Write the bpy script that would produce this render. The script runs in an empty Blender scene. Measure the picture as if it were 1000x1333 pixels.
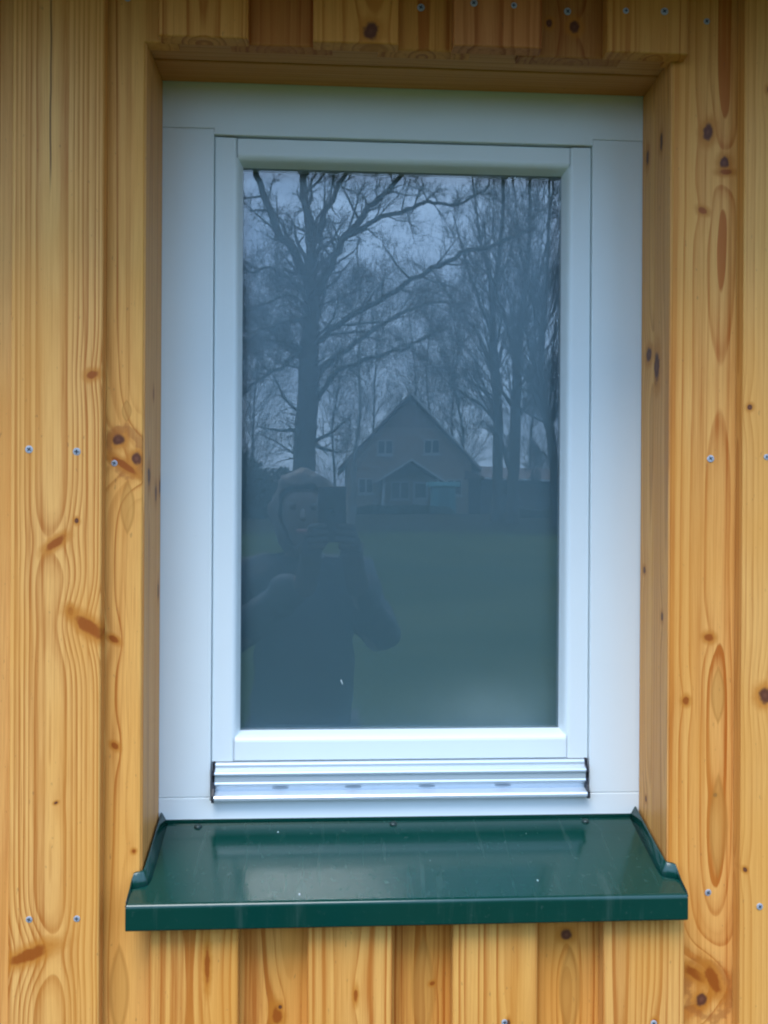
import bpy, bmesh, math, random
from mathutils import Vector, Matrix, Quaternion

S = bpy.context.scene
COL = S.collection
Z0 = 1.05                       # height of the window frame's lower edge above the ground

# ------------------------------------------------------------------ camera
FPX, YAW, PITCH, ROLL = 1194.2, .0584, -.0002, .0057
CAM = Vector((-.0949, -1.1866, .3962 + Z0))
_F = Vector((math.sin(YAW) * math.cos(PITCH), math.cos(YAW) * math.cos(PITCH), math.sin(PITCH)))
_R = Vector((math.cos(YAW), -math.sin(YAW), 0))
_U = _R.cross(_F)
CR = _R * math.cos(ROLL) + _U * math.sin(ROLL)
CU = -_R * math.sin(ROLL) + _U * math.cos(ROLL)
cd = bpy.data.cameras.new('camera')
cam = bpy.data.objects.new('camera', cd)
COL.objects.link(cam)
cam.matrix_world = Matrix(((CR.x, CU.x, -_F.x, CAM.x), (CR.y, CU.y, -_F.y, CAM.y), (CR.z, CU.z, -_F.z, CAM.z), (0, 0, 0, 1)))
cd.sensor_fit = 'VERTICAL'
cd.sensor_height = 36
cd.sensor_width = 27
cd.lens = FPX / 1333 * 36
cd.clip_start = .01
cd.clip_end = 2000
S.camera = cam

# ------------------------------------------------------------------ sky and sun (overcast, late winter afternoon)
W = bpy.data.worlds.new('World')
S.world = W
W.use_nodes = True
wt = W.node_tree
wt.nodes.clear()
SUN_EL, SUN_AZ = 60, 200        # degrees; the sun stands behind the camera, hidden by cloud
wo = wt.nodes.new('ShaderNodeOutputWorld')
wb = wt.nodes.new('ShaderNodeBackground')
wb.inputs['Strength'].default_value = .12
sky = wt.nodes.new('ShaderNodeTexSky')
sky.sky_type = 'NISHITA'
sky.sun_disc = False
sky.sun_elevation = math.radians(SUN_EL)
sky.sun_rotation = math.radians(SUN_AZ)
sky.air_density = 1.4
sky.dust_density = 2.0
tc = wt.nodes.new('ShaderNodeTexCoord')
mp = wt.nodes.new('ShaderNodeMapping')
mp.inputs['Scale'].default_value = (1, 1, 2.2)
nz = wt.nodes.new('ShaderNodeTexNoise')
nz.inputs['Scale'].default_value = 5.0
nz.inputs['Detail'].default_value = 5
nz.inputs['Roughness'].default_value = .55
nz.inputs['Distortion'].default_value = .4
cr_ = wt.nodes.new('ShaderNodeValToRGB')
cr_.color_ramp.elements[0].position = .38
cr_.color_ramp.elements[0].color = (2.3, 3.8, 6.4, 1)
cr_.color_ramp.elements[1].position = .63
cr_.color_ramp.elements[1].color = (4.9, 7.5, 11.4, 1)
mx = wt.nodes.new('ShaderNodeMix')
mx.data_type = 'RGBA'
mx.inputs[0].default_value = .86
wt.links.new(tc.outputs['Generated'], mp.inputs[0])
wt.links.new(mp.outputs[0], nz.inputs['Vector'])
wt.links.new(nz.outputs['Fac'], cr_.inputs[0])
wt.links.new(sky.outputs[0], mx.inputs[6])
# overcast cloud deck: three times as bright overhead as at the horizon
sx_ = wt.nodes.new('ShaderNodeSeparateXYZ')
wt.links.new(tc.outputs['Generated'], sx_.inputs[0])
zz = wt.nodes.new('ShaderNodeMath')
zz.operation = 'MULTIPLY_ADD'
zz.use_clamp = False
mxz = wt.nodes.new('ShaderNodeMath')
mxz.operation = 'MAXIMUM'
wt.links.new(sx_.outputs[2], mxz.inputs[0])
mxz.inputs[1].default_value = 0
wt.links.new(mxz.outputs[0], zz.inputs[0])
zz.inputs[1].default_value = 1.3
zz.inputs[2].default_value = .85
vm = wt.nodes.new('ShaderNodeVectorMath')
vm.operation = 'SCALE'
wt.links.new(cr_.outputs[0], vm.inputs[0])
wt.links.new(zz.outputs[0], vm.inputs['Scale'])
wt.links.new(vm.outputs[0], mx.inputs[7])
wt.links.new(mx.outputs[2], wb.inputs[0])
wt.links.new(wb.outputs[0], wo.inputs[0])

sl = bpy.data.lights.new('sun', 'SUN')
sl.energy = 1.5
sl.angle = math.radians(30)
sl.color = (1, .975, .94)
sun = bpy.data.objects.new('sun', sl)
COL.objects.link(sun)
_e, _a = math.radians(SUN_EL), math.radians(SUN_AZ)
sun.rotation_euler = Vector((math.sin(_a) * math.cos(_e), math.cos(_a) * math.cos(_e), math.sin(_e))).to_track_quat('Z', 'Y').to_euler()

S.view_settings.view_transform = 'Standard'
S.view_settings.look = 'None'
S.view_settings.exposure = 1.05
S.view_settings.gamma = 1
S.render.film_transparent = False
S.render.engine = 'CYCLES'
S.cycles.filter_width = 2.1
S.cycles.max_bounces = 8
S.cycles.use_denoising = True
S.cycles.sample_clamp_indirect = 6

# ------------------------------------------------------------------ helpers
YG = .027                       # plane of the outer glass


def ray(u, v):
    return _F + CR * ((u - 500) / FPX) - CU * ((v - 666.5) / FPX)


def px(u, v, y):
    d = ray(u, v)
    return CAM + d * ((y - CAM.y) / d.y)


def vx(u, v, dist):
    """place in front of the wall whose mirror image lies dist metres behind the glass"""
    p = px(u, v, dist)
    return Vector((p.x, 2 * YG - p.y, p.z))


def mesh_obj(name, bm, mat=None, parent=None, smooth=False, origin=None):
    me = bpy.data.meshes.new(name)
    if origin is not None:
        bmesh.ops.translate(bm, verts=bm.verts, vec=-Vector(origin))
    bm.normal_update()
    bm.to_mesh(me)
    bm.free()
    if smooth:
        me.polygons.foreach_set('use_smooth', [True] * len(me.polygons))
    if mat:
        me.materials.append(mat)
    return link(name, me, parent, origin)


def link(name, me, parent=None, origin=None):
    o = bpy.data.objects.new(name, me)
    COL.objects.link(o)
    loc = Vector(origin) if origin is not None else Vector((0, 0, 0))
    if parent:
        o.parent = parent
        loc = loc - world_loc(parent)
    o.location = loc
    return o


def world_loc(o):
    v = Vector(o.location)
    while o.parent:
        o = o.parent
        v += Vector(o.location)
    return v


def tag(o, label, cat, group=None, kind=None):
    o['label'] = label
    o['category'] = cat
    if group:
        o['group'] = group
    if kind:
        o['kind'] = kind
    return o


def thing(name, label, cat, loc=(0, 0, 0), group=None):
    o = bpy.data.objects.new(name, None)
    o.empty_display_size = .1
    COL.objects.link(o)
    o.location = loc
    return tag(o, label, cat, group, 'thing')


def add_box(bm, lo, hi, bev=0, seg=2):
    r = bmesh.ops.create_cube(bm, size=1)
    vs = r['verts']
    for v in vs:
        v.co = Vector([lo[i] + (v.co[i] + .5) * (hi[i] - lo[i]) for i in range(3)])
    if bev:
        es = list({e for v in vs for e in v.link_edges})
        bmesh.ops.bevel(bm, geom=es, offset=bev, segments=seg, profile=.6, affect='EDGES')


def box(name, lo, hi, mat, parent=None, bev=0, seg=2, smooth=False):
    bm = bmesh.new()
    add_box(bm, lo, hi, bev, seg)
    return mesh_obj(name, bm, mat, parent, smooth, [(lo[i] + hi[i]) / 2 for i in range(3)])


def prism(name, outline, y0, y1, mat, parent=None, bev=.003, seg=2, back=False, org=None):
    """outline in x,z; y0 is the face towards the viewer, its edges eased"""
    bm = bmesh.new()
    a = [bm.verts.new((x, y0, z)) for x, z in outline]
    b = [bm.verts.new((x, y1, z)) for x, z in outline]
    fr = bm.faces.new(a)
    bm.faces.new(b[::-1])
    n = len(a)
    for i in range(n):
        bm.faces.new((a[i], b[i], b[(i + 1) % n], a[(i + 1) % n]))
    bmesh.ops.recalc_face_normals(bm, faces=bm.faces)
    if bev:
        es = [e for e in fr.edges]
        bmesh.ops.bevel(bm, geom=es, offset=bev, segments=seg, profile=.55, affect='EDGES')
    xs = [p[0] for p in outline]
    zs = [p[1] for p in outline]
    return mesh_obj(name, bm, mat, parent, False, org or ((min(xs) + max(xs)) / 2, (y0 + y1) / 2, (min(zs) + max(zs)) / 2))


def extrude_x(name, prof, x0, x1, mat, parent=None, closed=True, smooth=False):
    """profile in y,z pulled along x"""
    bm = bmesh.new()
    a = [bm.verts.new((x0, y, z)) for y, z in prof]
    b = [bm.verts.new((x1, y, z)) for y, z in prof]
    n = len(a)
    for i in range(n if closed else n - 1):
        bm.faces.new((a[i], a[(i + 1) % n], b[(i + 1) % n], b[i]))
    if closed:
        bm.faces.new(a[::-1])
        bm.faces.new(b)
    bmesh.ops.recalc_face_normals(bm, faces=bm.faces)
    ys = [p[0] for p in prof]
    zs = [p[1] for p in prof]
    return mesh_obj(name, bm, mat, parent, smooth, ((x0 + x1) / 2, sum(ys) / n, sum(zs) / n))


# ------------------------------------------------------------------ materials
class NT:
    def __init__(self, name):
        self.m = bpy.data.materials.new(name)
        self.m.use_nodes = True
        self.t = self.m.node_tree
        self.t.nodes.clear()
        self.out = self.n('ShaderNodeOutputMaterial')

    def n(self, ty, **kw):
        nd = self.t.nodes.new(ty)
        for k, v in kw.items():
            setattr(nd, k, v)
        return nd

    def l(self, a, b):
        self.t.links.new(a, b)

    def put(self, sock, v):
        if hasattr(v, 'is_output'):
            self.l(v, sock)
        else:
            sock.default_value = v

    def math(self, op, a, b=None, c=None, clamp=False):
        nd = self.n('ShaderNodeMath', operation=op, use_clamp=clamp)
        self.put(nd.inputs[0], a)
        if b is not None:
            self.put(nd.inputs[1], b)
        if c is not None:
            self.put(nd.inputs[2], c)
        return nd.outputs[0]

    def mix(self, f, a, b, blend='MIX'):
        nd = self.n('ShaderNodeMix', data_type='RGBA', blend_type=blend)
        self.put(nd.inputs[0], f)
        self.put(nd.inputs[6], a if hasattr(a, 'is_output') else (*a, 1))
        self.put(nd.inputs[7], b if hasattr(b, 'is_output') else (*b, 1))
        return nd.outputs[2]

    def noise(self, vec, scale=1, detail=2, rough=.5, dist=0):
        nd = self.n('ShaderNodeTexNoise')
        if vec is not None:
            self.l(vec, nd.inputs['Vector'])
        nd.inputs['Scale'].default_value = scale
        nd.inputs['Detail'].default_value = detail
        nd.inputs['Roughness'].default_value = rough
        nd.inputs['Distortion'].default_value = dist
        return nd.outputs['Fac']

    def xyz(self, x, y, z):
        nd = self.n('ShaderNodeCombineXYZ')
        self.put(nd.inputs[0], x)
        self.put(nd.inputs[1], y)
        self.put(nd.inputs[2], z)
        return nd.outputs[0]

    def ramp(self, f, stops, interp='LINEAR'):
        nd = self.n('ShaderNodeValToRGB')
        cr = nd.color_ramp
        cr.interpolation = interp
        while len(cr.elements) < len(stops):
            cr.elements.new(.5)
        for e, (p, c) in zip(cr.elements, stops):
            e.position = p
            e.color = (*c, 1) if len(c) == 3 else c
        self.l(f, nd.inputs[0])
        return nd.outputs[0]

    def smooth(self, v, a, b):
        nd = self.n('ShaderNodeMapRange', interpolation_type='SMOOTHSTEP')
        self.put(nd.inputs['Value'], v)
        nd.inputs['From Min'].default_value = a
        nd.inputs['From Max'].default_value = b
        return nd.outputs[0]

    def bsdf(self, **kw):
        nd = self.n('ShaderNodeBsdfPrincipled')
        for k, v in kw.items():
            s = nd.inputs[k.replace('_', ' ')]
            if isinstance(v, tuple) and len(v) == 3 and s.type == 'RGBA':
                v = (*v, 1)
            self.put(s, v)
        self.l(nd.outputs[0], self.out.inputs[0])
        return nd

    def bump(self, h, strength=.2, dist=.001):
        nd = self.n('ShaderNodeBump')
        nd.inputs['Strength'].default_value = strength
        nd.inputs['Distance'].default_value = dist
        self.l(h, nd.inputs['Height'])
        return nd.outputs[0]


def simple(name, col, rough=.5, metal=0, var=.12, scale=30, bump=0, coat=0, spec=.5):
    N = NT(name)
    t = N.n('ShaderNodeTexCoord').outputs['Object']
    f = N.noise(t, scale, 4, .6)
    c = N.mix(f, tuple(x * (1 - var) for x in col), tuple(min(1, x * (1 + var)) for x in col))
    b = N.bsdf(Base_Color=c, Roughness=rough, Metallic=metal)
    b.inputs['Specular IOR Level'].default_value = spec
    if coat:
        b.inputs['Coat Weight'].default_value = coat
        b.inputs['Coat Roughness'].default_value = .08
    if bump:
        N.l(N.bump(f, bump, .002), b.inputs['Normal'])
    return N.m


def wood(name, seed, knots=(), light=(.66, .43, .17), dark=(.46, .215, .055), spacing=.006, pith=(0, .006), tilt=(0, .02), wander=.012,
         contrast=1., horizontal=False, cracks=(), swirl=1., warp=.005):
    """growth rings round a tilted pith, bent round the knots.  knots: (x, z, half width, half height, angle deg, kind) in object space"""
    rnd = random.Random(seed)
    N = NT(name)
    tcn = N.n('ShaderNodeTexCoord')
    sp = N.n('ShaderNodeSeparateXYZ')
    N.l(tcn.outputs['Object'], sp.inputs[0])
    x, y, z = sp.outputs
    if horizontal:
        x, z = z, x
    oi = N.n('ShaderNodeObjectInfo')
    so = N.math('MULTIPLY', oi.outputs['Random'], 60.)
    zs = N.math('ADD', z, N.math('ADD', so, rnd.uniform(0, 90)))
    n1 = N.noise(N.xyz(N.math('MULTIPLY', x, 7), N.math('MULTIPLY', y, 7), N.math('MULTIPLY', zs, .55)), 1, 2, .4)
    n2 = N.noise(N.xyz(N.math('MULTIPLY', x, 30), N.math('MULTIPLY', y, 30), N.math('MULTIPLY', zs, 1.6)), 1, 2, .5)
    X = N.math('ADD', N.math('MULTIPLY_ADD', z, tilt[0], x), N.math('MULTIPLY_ADD', n1, wander * 2, -pith[0] - wander))
    Y = N.math('ADD', N.math('MULTIPLY_ADD', z, tilt[1], y), N.math('MULTIPLY_ADD', n2, warp, -pith[1] - warp / 2))
    r = N.math('SQRT', N.math('ADD', N.math('MULTIPLY', X, X), N.math('MULTIPLY', Y, Y)))
    jit = N.noise(N.xyz(N.math('MULTIPLY', x, 90), N.math('MULTIPLY', y, 90), N.math('MULTIPLY', zs, 90)), 1, 2, .6)
    masks = []
    for (kx, kz, hw, hh, ang, kind) in knots:
        ca, sa = math.cos(math.radians(ang)), math.sin(math.radians(ang))
        dx = N.math('SUBTRACT', x, kx)
        dz = N.math('SUBTRACT', z, kz)
        # stretched field that pushes the rings aside
        ex = N.math('DIVIDE', dx, hw * 1.6 + .006)
        ez = N.math('DIVIDE', dz, hh * 2.0 + .022)
        g = N.math('EXPONENT', N.math('MULTIPLY', N.math('ADD', N.math('MULTIPLY', ex, ex), N.math('MULTIPLY', ez, ez)), -1.))
        r = N.math('MULTIPLY_ADD', g, swirl * (hw * .75 + .002) * (-1 if kind == 'o' else 1), r)
        if kind == 'p':
            continue
        ax = N.math('DIVIDE', N.math('ADD', N.math('MULTIPLY', dx, ca), N.math('MULTIPLY', dz, sa)), hw)
        az = N.math('DIVIDE', N.math('ADD', N.math('MULTIPLY', dx, -sa), N.math('MULTIPLY', dz, ca)), hh)
        d = N.math('SQRT', N.math('ADD', N.math('MULTIPLY', ax, ax), N.math('MULTIPLY', az, az)))
        if kind == 'o':
            d = N.math('ADD', N.math('ABSOLUTE', ax), N.math('MULTIPLY', az, az))
            d = N.math('ADD', d, N.math('MULTIPLY_ADD', n2, .5, -.25))
        else:
            d = N.math('ADD', d, N.math('MULTIPLY_ADD', jit, .9, -.45))
        masks.append((d, kind))
    sv = N.math('ADD', N.math('DIVIDE', r, spacing), N.math('MULTIPLY', N.noise(N.xyz(N.math('MULTIPLY', r, 70), 0., rnd.uniform(0, 50)), 1, 1), 2.2))
    fr = N.math('FRACT', sv)
    late = N.ramp(fr, [(0, (.02,) * 3), (.30, (.08,) * 3), (.62, (.42,) * 3), (.84, (.95,) * 3), (.93, (.9,) * 3), (1, (.02,) * 3)])
    amp = N.noise(N.xyz(N.math('MULTIPLY', r, 120), 3., rnd.uniform(0, 50)), 1, 1)
    amp = N.smooth(amp, .3, .68)
    patch = N.noise(N.xyz(N.math('MULTIPLY', x, 9), N.math('MULTIPLY', y, 9), N.math('MULTIPLY', zs, 2.6)), 1, 3, .55)
    k = N.math('MULTIPLY', N.math('MULTIPLY', late, N.math('MULTIPLY_ADD', amp, .8, .2)), N.math('MULTIPLY_ADD', patch, .9, .35))
    fib = N.noise(N.xyz(N.math('MULTIPLY', x, 700), N.math('MULTIPLY', y, 700), N.math('MULTIPLY', zs, 14)), 1, 3, .6)
    k = N.math('ADD', N.math('MULTIPLY', k, 1.75 * contrast), N.math('MULTIPLY_ADD', fib, 1.1, -.5), clamp=True)
    st = N.noise(N.xyz(N.math('MULTIPLY_ADD', n1, 9, N.math('MULTIPLY', x, 150)), N.math('MULTIPLY', y, 150), N.math('MULTIPLY', zs, .7)), 1, 2, .55)
    k = N.math('ADD', k, N.math('MULTIPLY', N.smooth(st, .48, .75), .55 * contrast), clamp=True)
    light = (light[0] * 1.08, light[1] * .80, light[2] * .53)
    dark = (dark[0] * .88, dark[1] * .56, dark[2] * .34)
    c = N.mix(k, light, dark)
    # slow changes of tone along the board: sapwood pale, heartwood ruddy
    tone = N.smooth(patch, .35, .7)
    c = N.mix(N.math('MULTIPLY', tone, .6), c, (light[0] * .90, light[1] * .76, light[2] * .5))
    spk = N.noise(N.xyz(N.math('MULTIPLY', x, 260), N.math('MULTIPLY', y, 260), N.math('MULTIPLY', zs, 90)), 1, 2, .5)
    spk = N.smooth(spk, .70, .78)
    c = N.mix(N.math('MULTIPLY', spk, .35), c, (.16, .07, .03))
    for d, kind in masks:
        if kind in 'dr':
            halo = N.math('SUBTRACT', 1., N.smooth(d, .9, 2.3))
            c = N.mix(N.math('MULTIPLY', halo, .8), c, (.48, .16, .018))
            core = N.math('SUBTRACT', 1., N.smooth(d, .6, 1.08))
            c = N.mix(N.math('MULTIPLY', core, .95), c, (.10, .032, .018) if kind == 'd' else (.30, .070, .008))
            if kind == 'd':
                c = N.mix(N.math('MULTIPLY', N.math('SUBTRACT', 1., N.smooth(d, .0, .5)), .45), c, (.22, .08, .045))
        elif kind == 'o':          # a tongue of dark heartwood
            core = N.math('SUBTRACT', 1., N.smooth(d, .75, 1.1))
            rim = N.math('SUBTRACT', 1., N.smooth(N.math('ABSOLUTE', N.math('SUBTRACT', d, .9)), .05, .3))
            c = N.mix(N.math('MULTIPLY', core, .5), c, (.50, .23, .05))
            c = N.mix(N.math('MULTIPLY', rim, .45), c, (.40, .15, .025))
        elif kind == 'h':          # a ring round a pair of knots
            ring = N.math('SUBTRACT', 1., N.smooth(N.math('ABSOLUTE', N.math('SUBTRACT', d, .95)), .05, .3))
            c = N.mix(N.math('MULTIPLY', ring, .6), c, (.34, .11, .025))
    for (kx, z0, z1, w) in cracks:
        wob = N.noise(N.xyz(0., 0., N.math('MULTIPLY', z, 9)), 1, 2)
        dx = N.math('ABSOLUTE', N.math('ADD', N.math('SUBTRACT', x, kx), N.math('MULTIPLY_ADD', wob, .006, -.003)))
        m = N.math('SUBTRACT', 1., N.smooth(dx, w * .3, w))
        m = N.math('MULTIPLY', m, N.math('MULTIPLY', N.smooth(z, z0, z0 + .05), N.math('SUBTRACT', 1., N.smooth(z, z1 - .002, z1))))
        c = N.mix(N.math('MULTIPLY', m, .85), c, (.10, .035, .012))
    hgt = N.math('ADD', N.math('MULTIPLY', k, -.6), N.math('MULTIPLY', fib, .5))
    b = N.bsdf(Base_Color=c, Roughness=N.math('MULTIPLY_ADD', fib, .2, .36))
    b.inputs['Specular IOR Level'].default_value = .2
    N.l(N.bump(hgt, .35, .0006), b.inputs['Normal'])
    return N.m


# painted window timber: smooth satin paint with faint brush and dust
def paint(name, col):
    N = NT(name)
    t = N.n('ShaderNodeTexCoord').outputs['Object']
    f = N.noise(t, 9, 4, .6)
    g = N.noise(t, 420, 3, .6)
    dirt = N.smooth(N.noise(t, 60, 5, .7), .62, .8)
    c = N.mix(f, tuple(v * .97 for v in col), tuple(v * 1.02 for v in col))
    c = N.mix(N.math('MULTIPLY', dirt, .10), c, (.42, .42, .40))
    b = N.bsdf(Base_Color=c, Roughness=.34)
    b.inputs['Specular IOR Level'].default_value = .45
    N.l(N.bump(g, .12, .0004), b.inputs['Normal'])
    return N.m


M_paint = paint('satin_white_paint', (.745, .785, .78))
M_gasket = simple('rubber_gasket', (.42, .46, .50), .6)
M_black = simple('black_plastic', (.006, .006, .012), .45)
M_screw = simple('zinc_screw', (.36, .37, .40), .55, .2, .3, 300)
M_recess = simple('screw_recess', (.03, .035, .045), .6)

N = NT('anodised_aluminium')
t = N.n('ShaderNodeTexCoord').outputs['Object']
mpn = N.n('ShaderNodeMapping')
mpn.inputs['Scale'].default_value = (2, 400, 400)
N.l(t, mpn.inputs[0])
f = N.noise(mpn.outputs[0], 1, 3)
b = N.bsdf(Base_Color=N.mix(f, (.56, .62, .67), (.66, .72, .77)), Roughness=.3, Metallic=.4)
M_alu = N.m

N = NT('green_powder_coat')
t = N.n('ShaderNodeTexCoord').outputs['Object']
f = N.noise(t, 14, 5, .65)
du = N.smooth(N.noise(t, 130, 4, .7), .60, .78)
c = N.mix(f, (.0012, .032, .023), (.0018, .039, .029))
c = N.mix(N.math('MULTIPLY', du, .16), c, (.20, .24, .22))
mpn = N.n('ShaderNodeMapping')
mpn.inputs['Scale'].default_value = (90, 7, 7)
N.l(t, mpn.inputs[0])
c = N.mix(N.math('MULTIPLY', N.smooth(N.noise(mpn.outputs[0], 1, 4, .6), .55, .8), .10), c, (.16, .20, .18))
b = N.bsdf(Base_Color=c, Roughness=N.math('MULTIPLY_ADD', f, .08, .10))
b.inputs['Specular IOR Level'].default_value = .5
N.l(N.bump(N.noise(t, 900, 2), .06, .0003), b.inputs['Normal'])
M_green = N.m

# clear outer pane: 8 % back per face, the rest passes
N = NT('clear_glass')
tr = N.n('ShaderNodeBsdfTransparent')
tr.inputs[0].default_value = (.985, .995, .992, 1)
gl = N.n('ShaderNodeBsdfGlossy')
gl.inputs['Roughness'].default_value = .004
t = N.n('ShaderNodeTexCoord').outputs['Object']
N.l(N.bump(N.noise(t, 4, 2), .05, .004), gl.inputs['Normal'])
ms = N.n('ShaderNodeMixShader')
ms.inputs[0].default_value = .11
N.l(tr.outputs[0], ms.inputs[1])
N.l(gl.outputs[0], ms.inputs[2])
N.l(ms.outputs[0], N.out.inputs[0])
M_glass = N.m

# satin etched inner pane: diffuse veil plus a wide soft gloss; glow from indoors painted into the colour low in one corner
N = NT('satin_etched_glass')
t = N.n('ShaderNodeTexCoord').outputs['Object']
f = N.noise(t, 5, 3)
sp = N.n('ShaderNodeSeparateXYZ')
N.l(t, sp.inputs[0])
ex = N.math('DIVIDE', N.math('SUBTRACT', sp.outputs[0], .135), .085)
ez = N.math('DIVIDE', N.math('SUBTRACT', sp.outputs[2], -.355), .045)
pane_glow = N.math('EXPONENT', N.math('MULTIPLY', N.math('ADD', N.math('MULTIPLY', ex, ex), N.math('MULTIPLY', ez, ez)), -1.))
pane_glow = N.math('MULTIPLY', pane_glow, N.math('MULTIPLY_ADD', N.noise(t, 22, 4), .8, .3))
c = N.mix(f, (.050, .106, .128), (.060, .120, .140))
c = N.mix(N.math('MULTIPLY', pane_glow, .55), c, (.30, .38, .40))
b = N.bsdf(Base_Color=c, Roughness=.6)
b.inputs['Specular IOR Level'].default_value = .2
gl = N.n('ShaderNodeBsdfGlossy')
gl.inputs['Roughness'].default_value = .34
gl.inputs['Color'].default_value = (.72, .90, 1, 1)
ms = N.n('ShaderNodeMixShader')
ms.inputs[0].default_value = .18
N.l(b.outputs[0], ms.inputs[1])
N.l(gl.outputs[0], ms.inputs[2])
N.l(ms.outputs[0], N.out.inputs[0])
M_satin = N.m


# ------------------------------------------------------------------ ground
def ground_z(x, y):
    d = max(0, -y - 14)
    return min(1.42, d * .031)


def ground_mesh():
    ys = [2, 0, -2, -5, -8, -11, -14, -17, -20, -25, -30, -36, -42, -50, -58, -70, -90, -120, -200, -500, -1200]
    xs = [-900, -400, -150, -80, -50, -30, -20, -12, -6, 0, 6, 12, 20, 30, 50, 80, 150, 400, 900]
    bm = bmesh.new()
    rnd = random.Random(3)
    g = [[bm.verts.new((x, y, ground_z(x, y) + (rnd.uniform(-.03, .03) if y < -5 else 0))) for x in xs] for y in ys]
    for j in range(len(ys) - 1):
        for i in range(len(xs) - 1):
            bm.faces.new((g[j][i], g[j + 1][i], g[j + 1][i + 1], g[j][i + 1]))
    return bm


N = NT('lawn')
t = N.n('ShaderNodeTexCoord').outputs['Object']
a = N.noise(t, .35, 5, .6)
bb = N.noise(t, 14, 4, .7)
c = N.mix(N.smooth(a, .3, .7), (.034, .050, .016), (.058, .070, .024))
c = N.mix(N.smooth(bb, .45, .75), c, (.024, .034, .011))
b = N.bsdf(Base_Color=c, Roughness=.9)
b.inputs['Specular IOR Level'].default_value = 0
N.l(N.bump(bb, .6, .05), b.inputs['Normal'])
M_lawn = N.m
lawn = mesh_obj('ground', ground_mesh(), M_lawn, smooth=True)
lawn['kind'] = 'structure'

bm = bmesh.new()
rw = random.Random(8)
pr_ = None
for k in range(41):
    x_ = -60 + 3 * k
    y0, y1 = -34.3 + rw.uniform(-.7, .7), -57
    row = [bm.verts.new((x_, y, ground_z(x_, y) + .045)) for y in (y0, -40, -46, -52, y1)]
    if pr_:
        for i in range(4):
            bm.faces.new((pr_[i], row[i], row[i + 1], pr_[i + 1]))
    pr_ = row
bmesh.ops.recalc_face_normals(bm, faces=bm.faces)
verge = mesh_obj('verge', bm, simple('leaf_litter', (.030, .030, .020), .95, 0, .5, .8))
verge.data.materials[0].node_tree.nodes['Principled BSDF'].inputs['Specular IOR Level'].default_value = 0
verge['kind'] = 'structure'

# ------------------------------------------------------------------ timber wall
YU, YC = -.1068, -.1272         # faces of the under boards and of the cover boards
wall = thing('timber_wall', 'building wall clad in vertical board-on-board golden spruce with screw heads', 'wall')
wall.location = (0, 0, 0)
TOP, BOT = 2.10, .16            # ends of the long boards
zc = lambda z: z + Z0


def kn(org, y, lst):
    """knots given where the photograph shows them, turned into board coordinates"""
    out = []
    for (u, v, hw, hh, ang, kind) in lst:
        p = px(u, v, y)
        s = (y - CAM.y) / FPX
        out.append((p.x - org[0], p.z - org[2], hw * s, hh * s, ang, kind))
    return out


def board(outline, layer, seed, knots=(), **kw):
    y0 = YC if layer == 'c' else YU
    y1 = y0 + .0195
    xs = [p[0] for p in outline]
    zs = [p[1] for p in outline]
    org = ((min(xs) + max(xs)) / 2, (y0 + y1) / 2, (min(zs) + max(zs)) / 2)
    m = wood('spruce_%d' % seed, seed, kn(org, y0, knots), **kw)
    o = prism('board', outline, y0, y1, m, wall, bev=.0028, seg=3, org=org)
    return o


def rect(x0, x1, z0, z1):
    return [(x0, z0), (x1, z0), (x1, z1), (x0, z1)]


PALE = dict(light=(.70, .475, .205), dark=(.47, .23, .06))
GOLD = dict(light=(.67, .41, .145), dark=(.43, .18, .04))
ORNG = dict(light=(.62, .36, .115), dark=(.40, .155, .03))
RUDY = dict(light=(.52, .27, .10), dark=(.36, .13, .035))

b_cl = board(rect(-.4563, -.3546, BOT, TOP), 'c', 11, [
    (120, 488, 8, 6, 20, 'r'), (100, 678, 3, 4, 0, 'd'), (72, 707, 15, 6, 38, 'r'), (92, 796, 4, 7, 10, 'r'), (116, 816, 24, 9, -38, 'r'),
    (38, 1243, 29, 9, 22, 'r'), (73, 1045, 3, 2, 30, 'd')],
    spacing=.0040, pith=(-.004, .026), tilt=(.001, 0), wander=.003, contrast=1.0, warp=.0009, swirl=.4, cracks=[(-.0085, px(62, 262, YC).z - (BOT + TOP) / 2, 2, .0014)], **PALE)
b_ul = board([(-.376, BOT), (-.276, BOT), (-.276, zc(-.057)), (-.3128, zc(-.057)), (-.3128, zc(.9405)), (-.276, zc(.9405)), (-.276, TOP), (-.376, TOP)], 'u', 12, [
    (154, 572, 8, 9, 0, 'd'), (178, 598, 7, 9, 0, 'd'), (165, 588, 22, 32, 25, 'h'), (162, 606, 20, 5, -35, 'r'), (166, 660, 9, 34, 0, 'o'), (148, 832, 8, 4, -35, 'r'),
    (150, 971, 6, 4, -40, 'r'), (174, 1108, 3, 3, 0, 'r'), (165, 535, 6, 14, 0, 'o'), (155, 1290, 12, 60, 0, 'o')],
    spacing=.011, pith=(.012, .006), tilt=(.004, .008), wander=.010, contrast=.8, light=(.70, .46, .175), dark=(.48, .22, .05))
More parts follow.
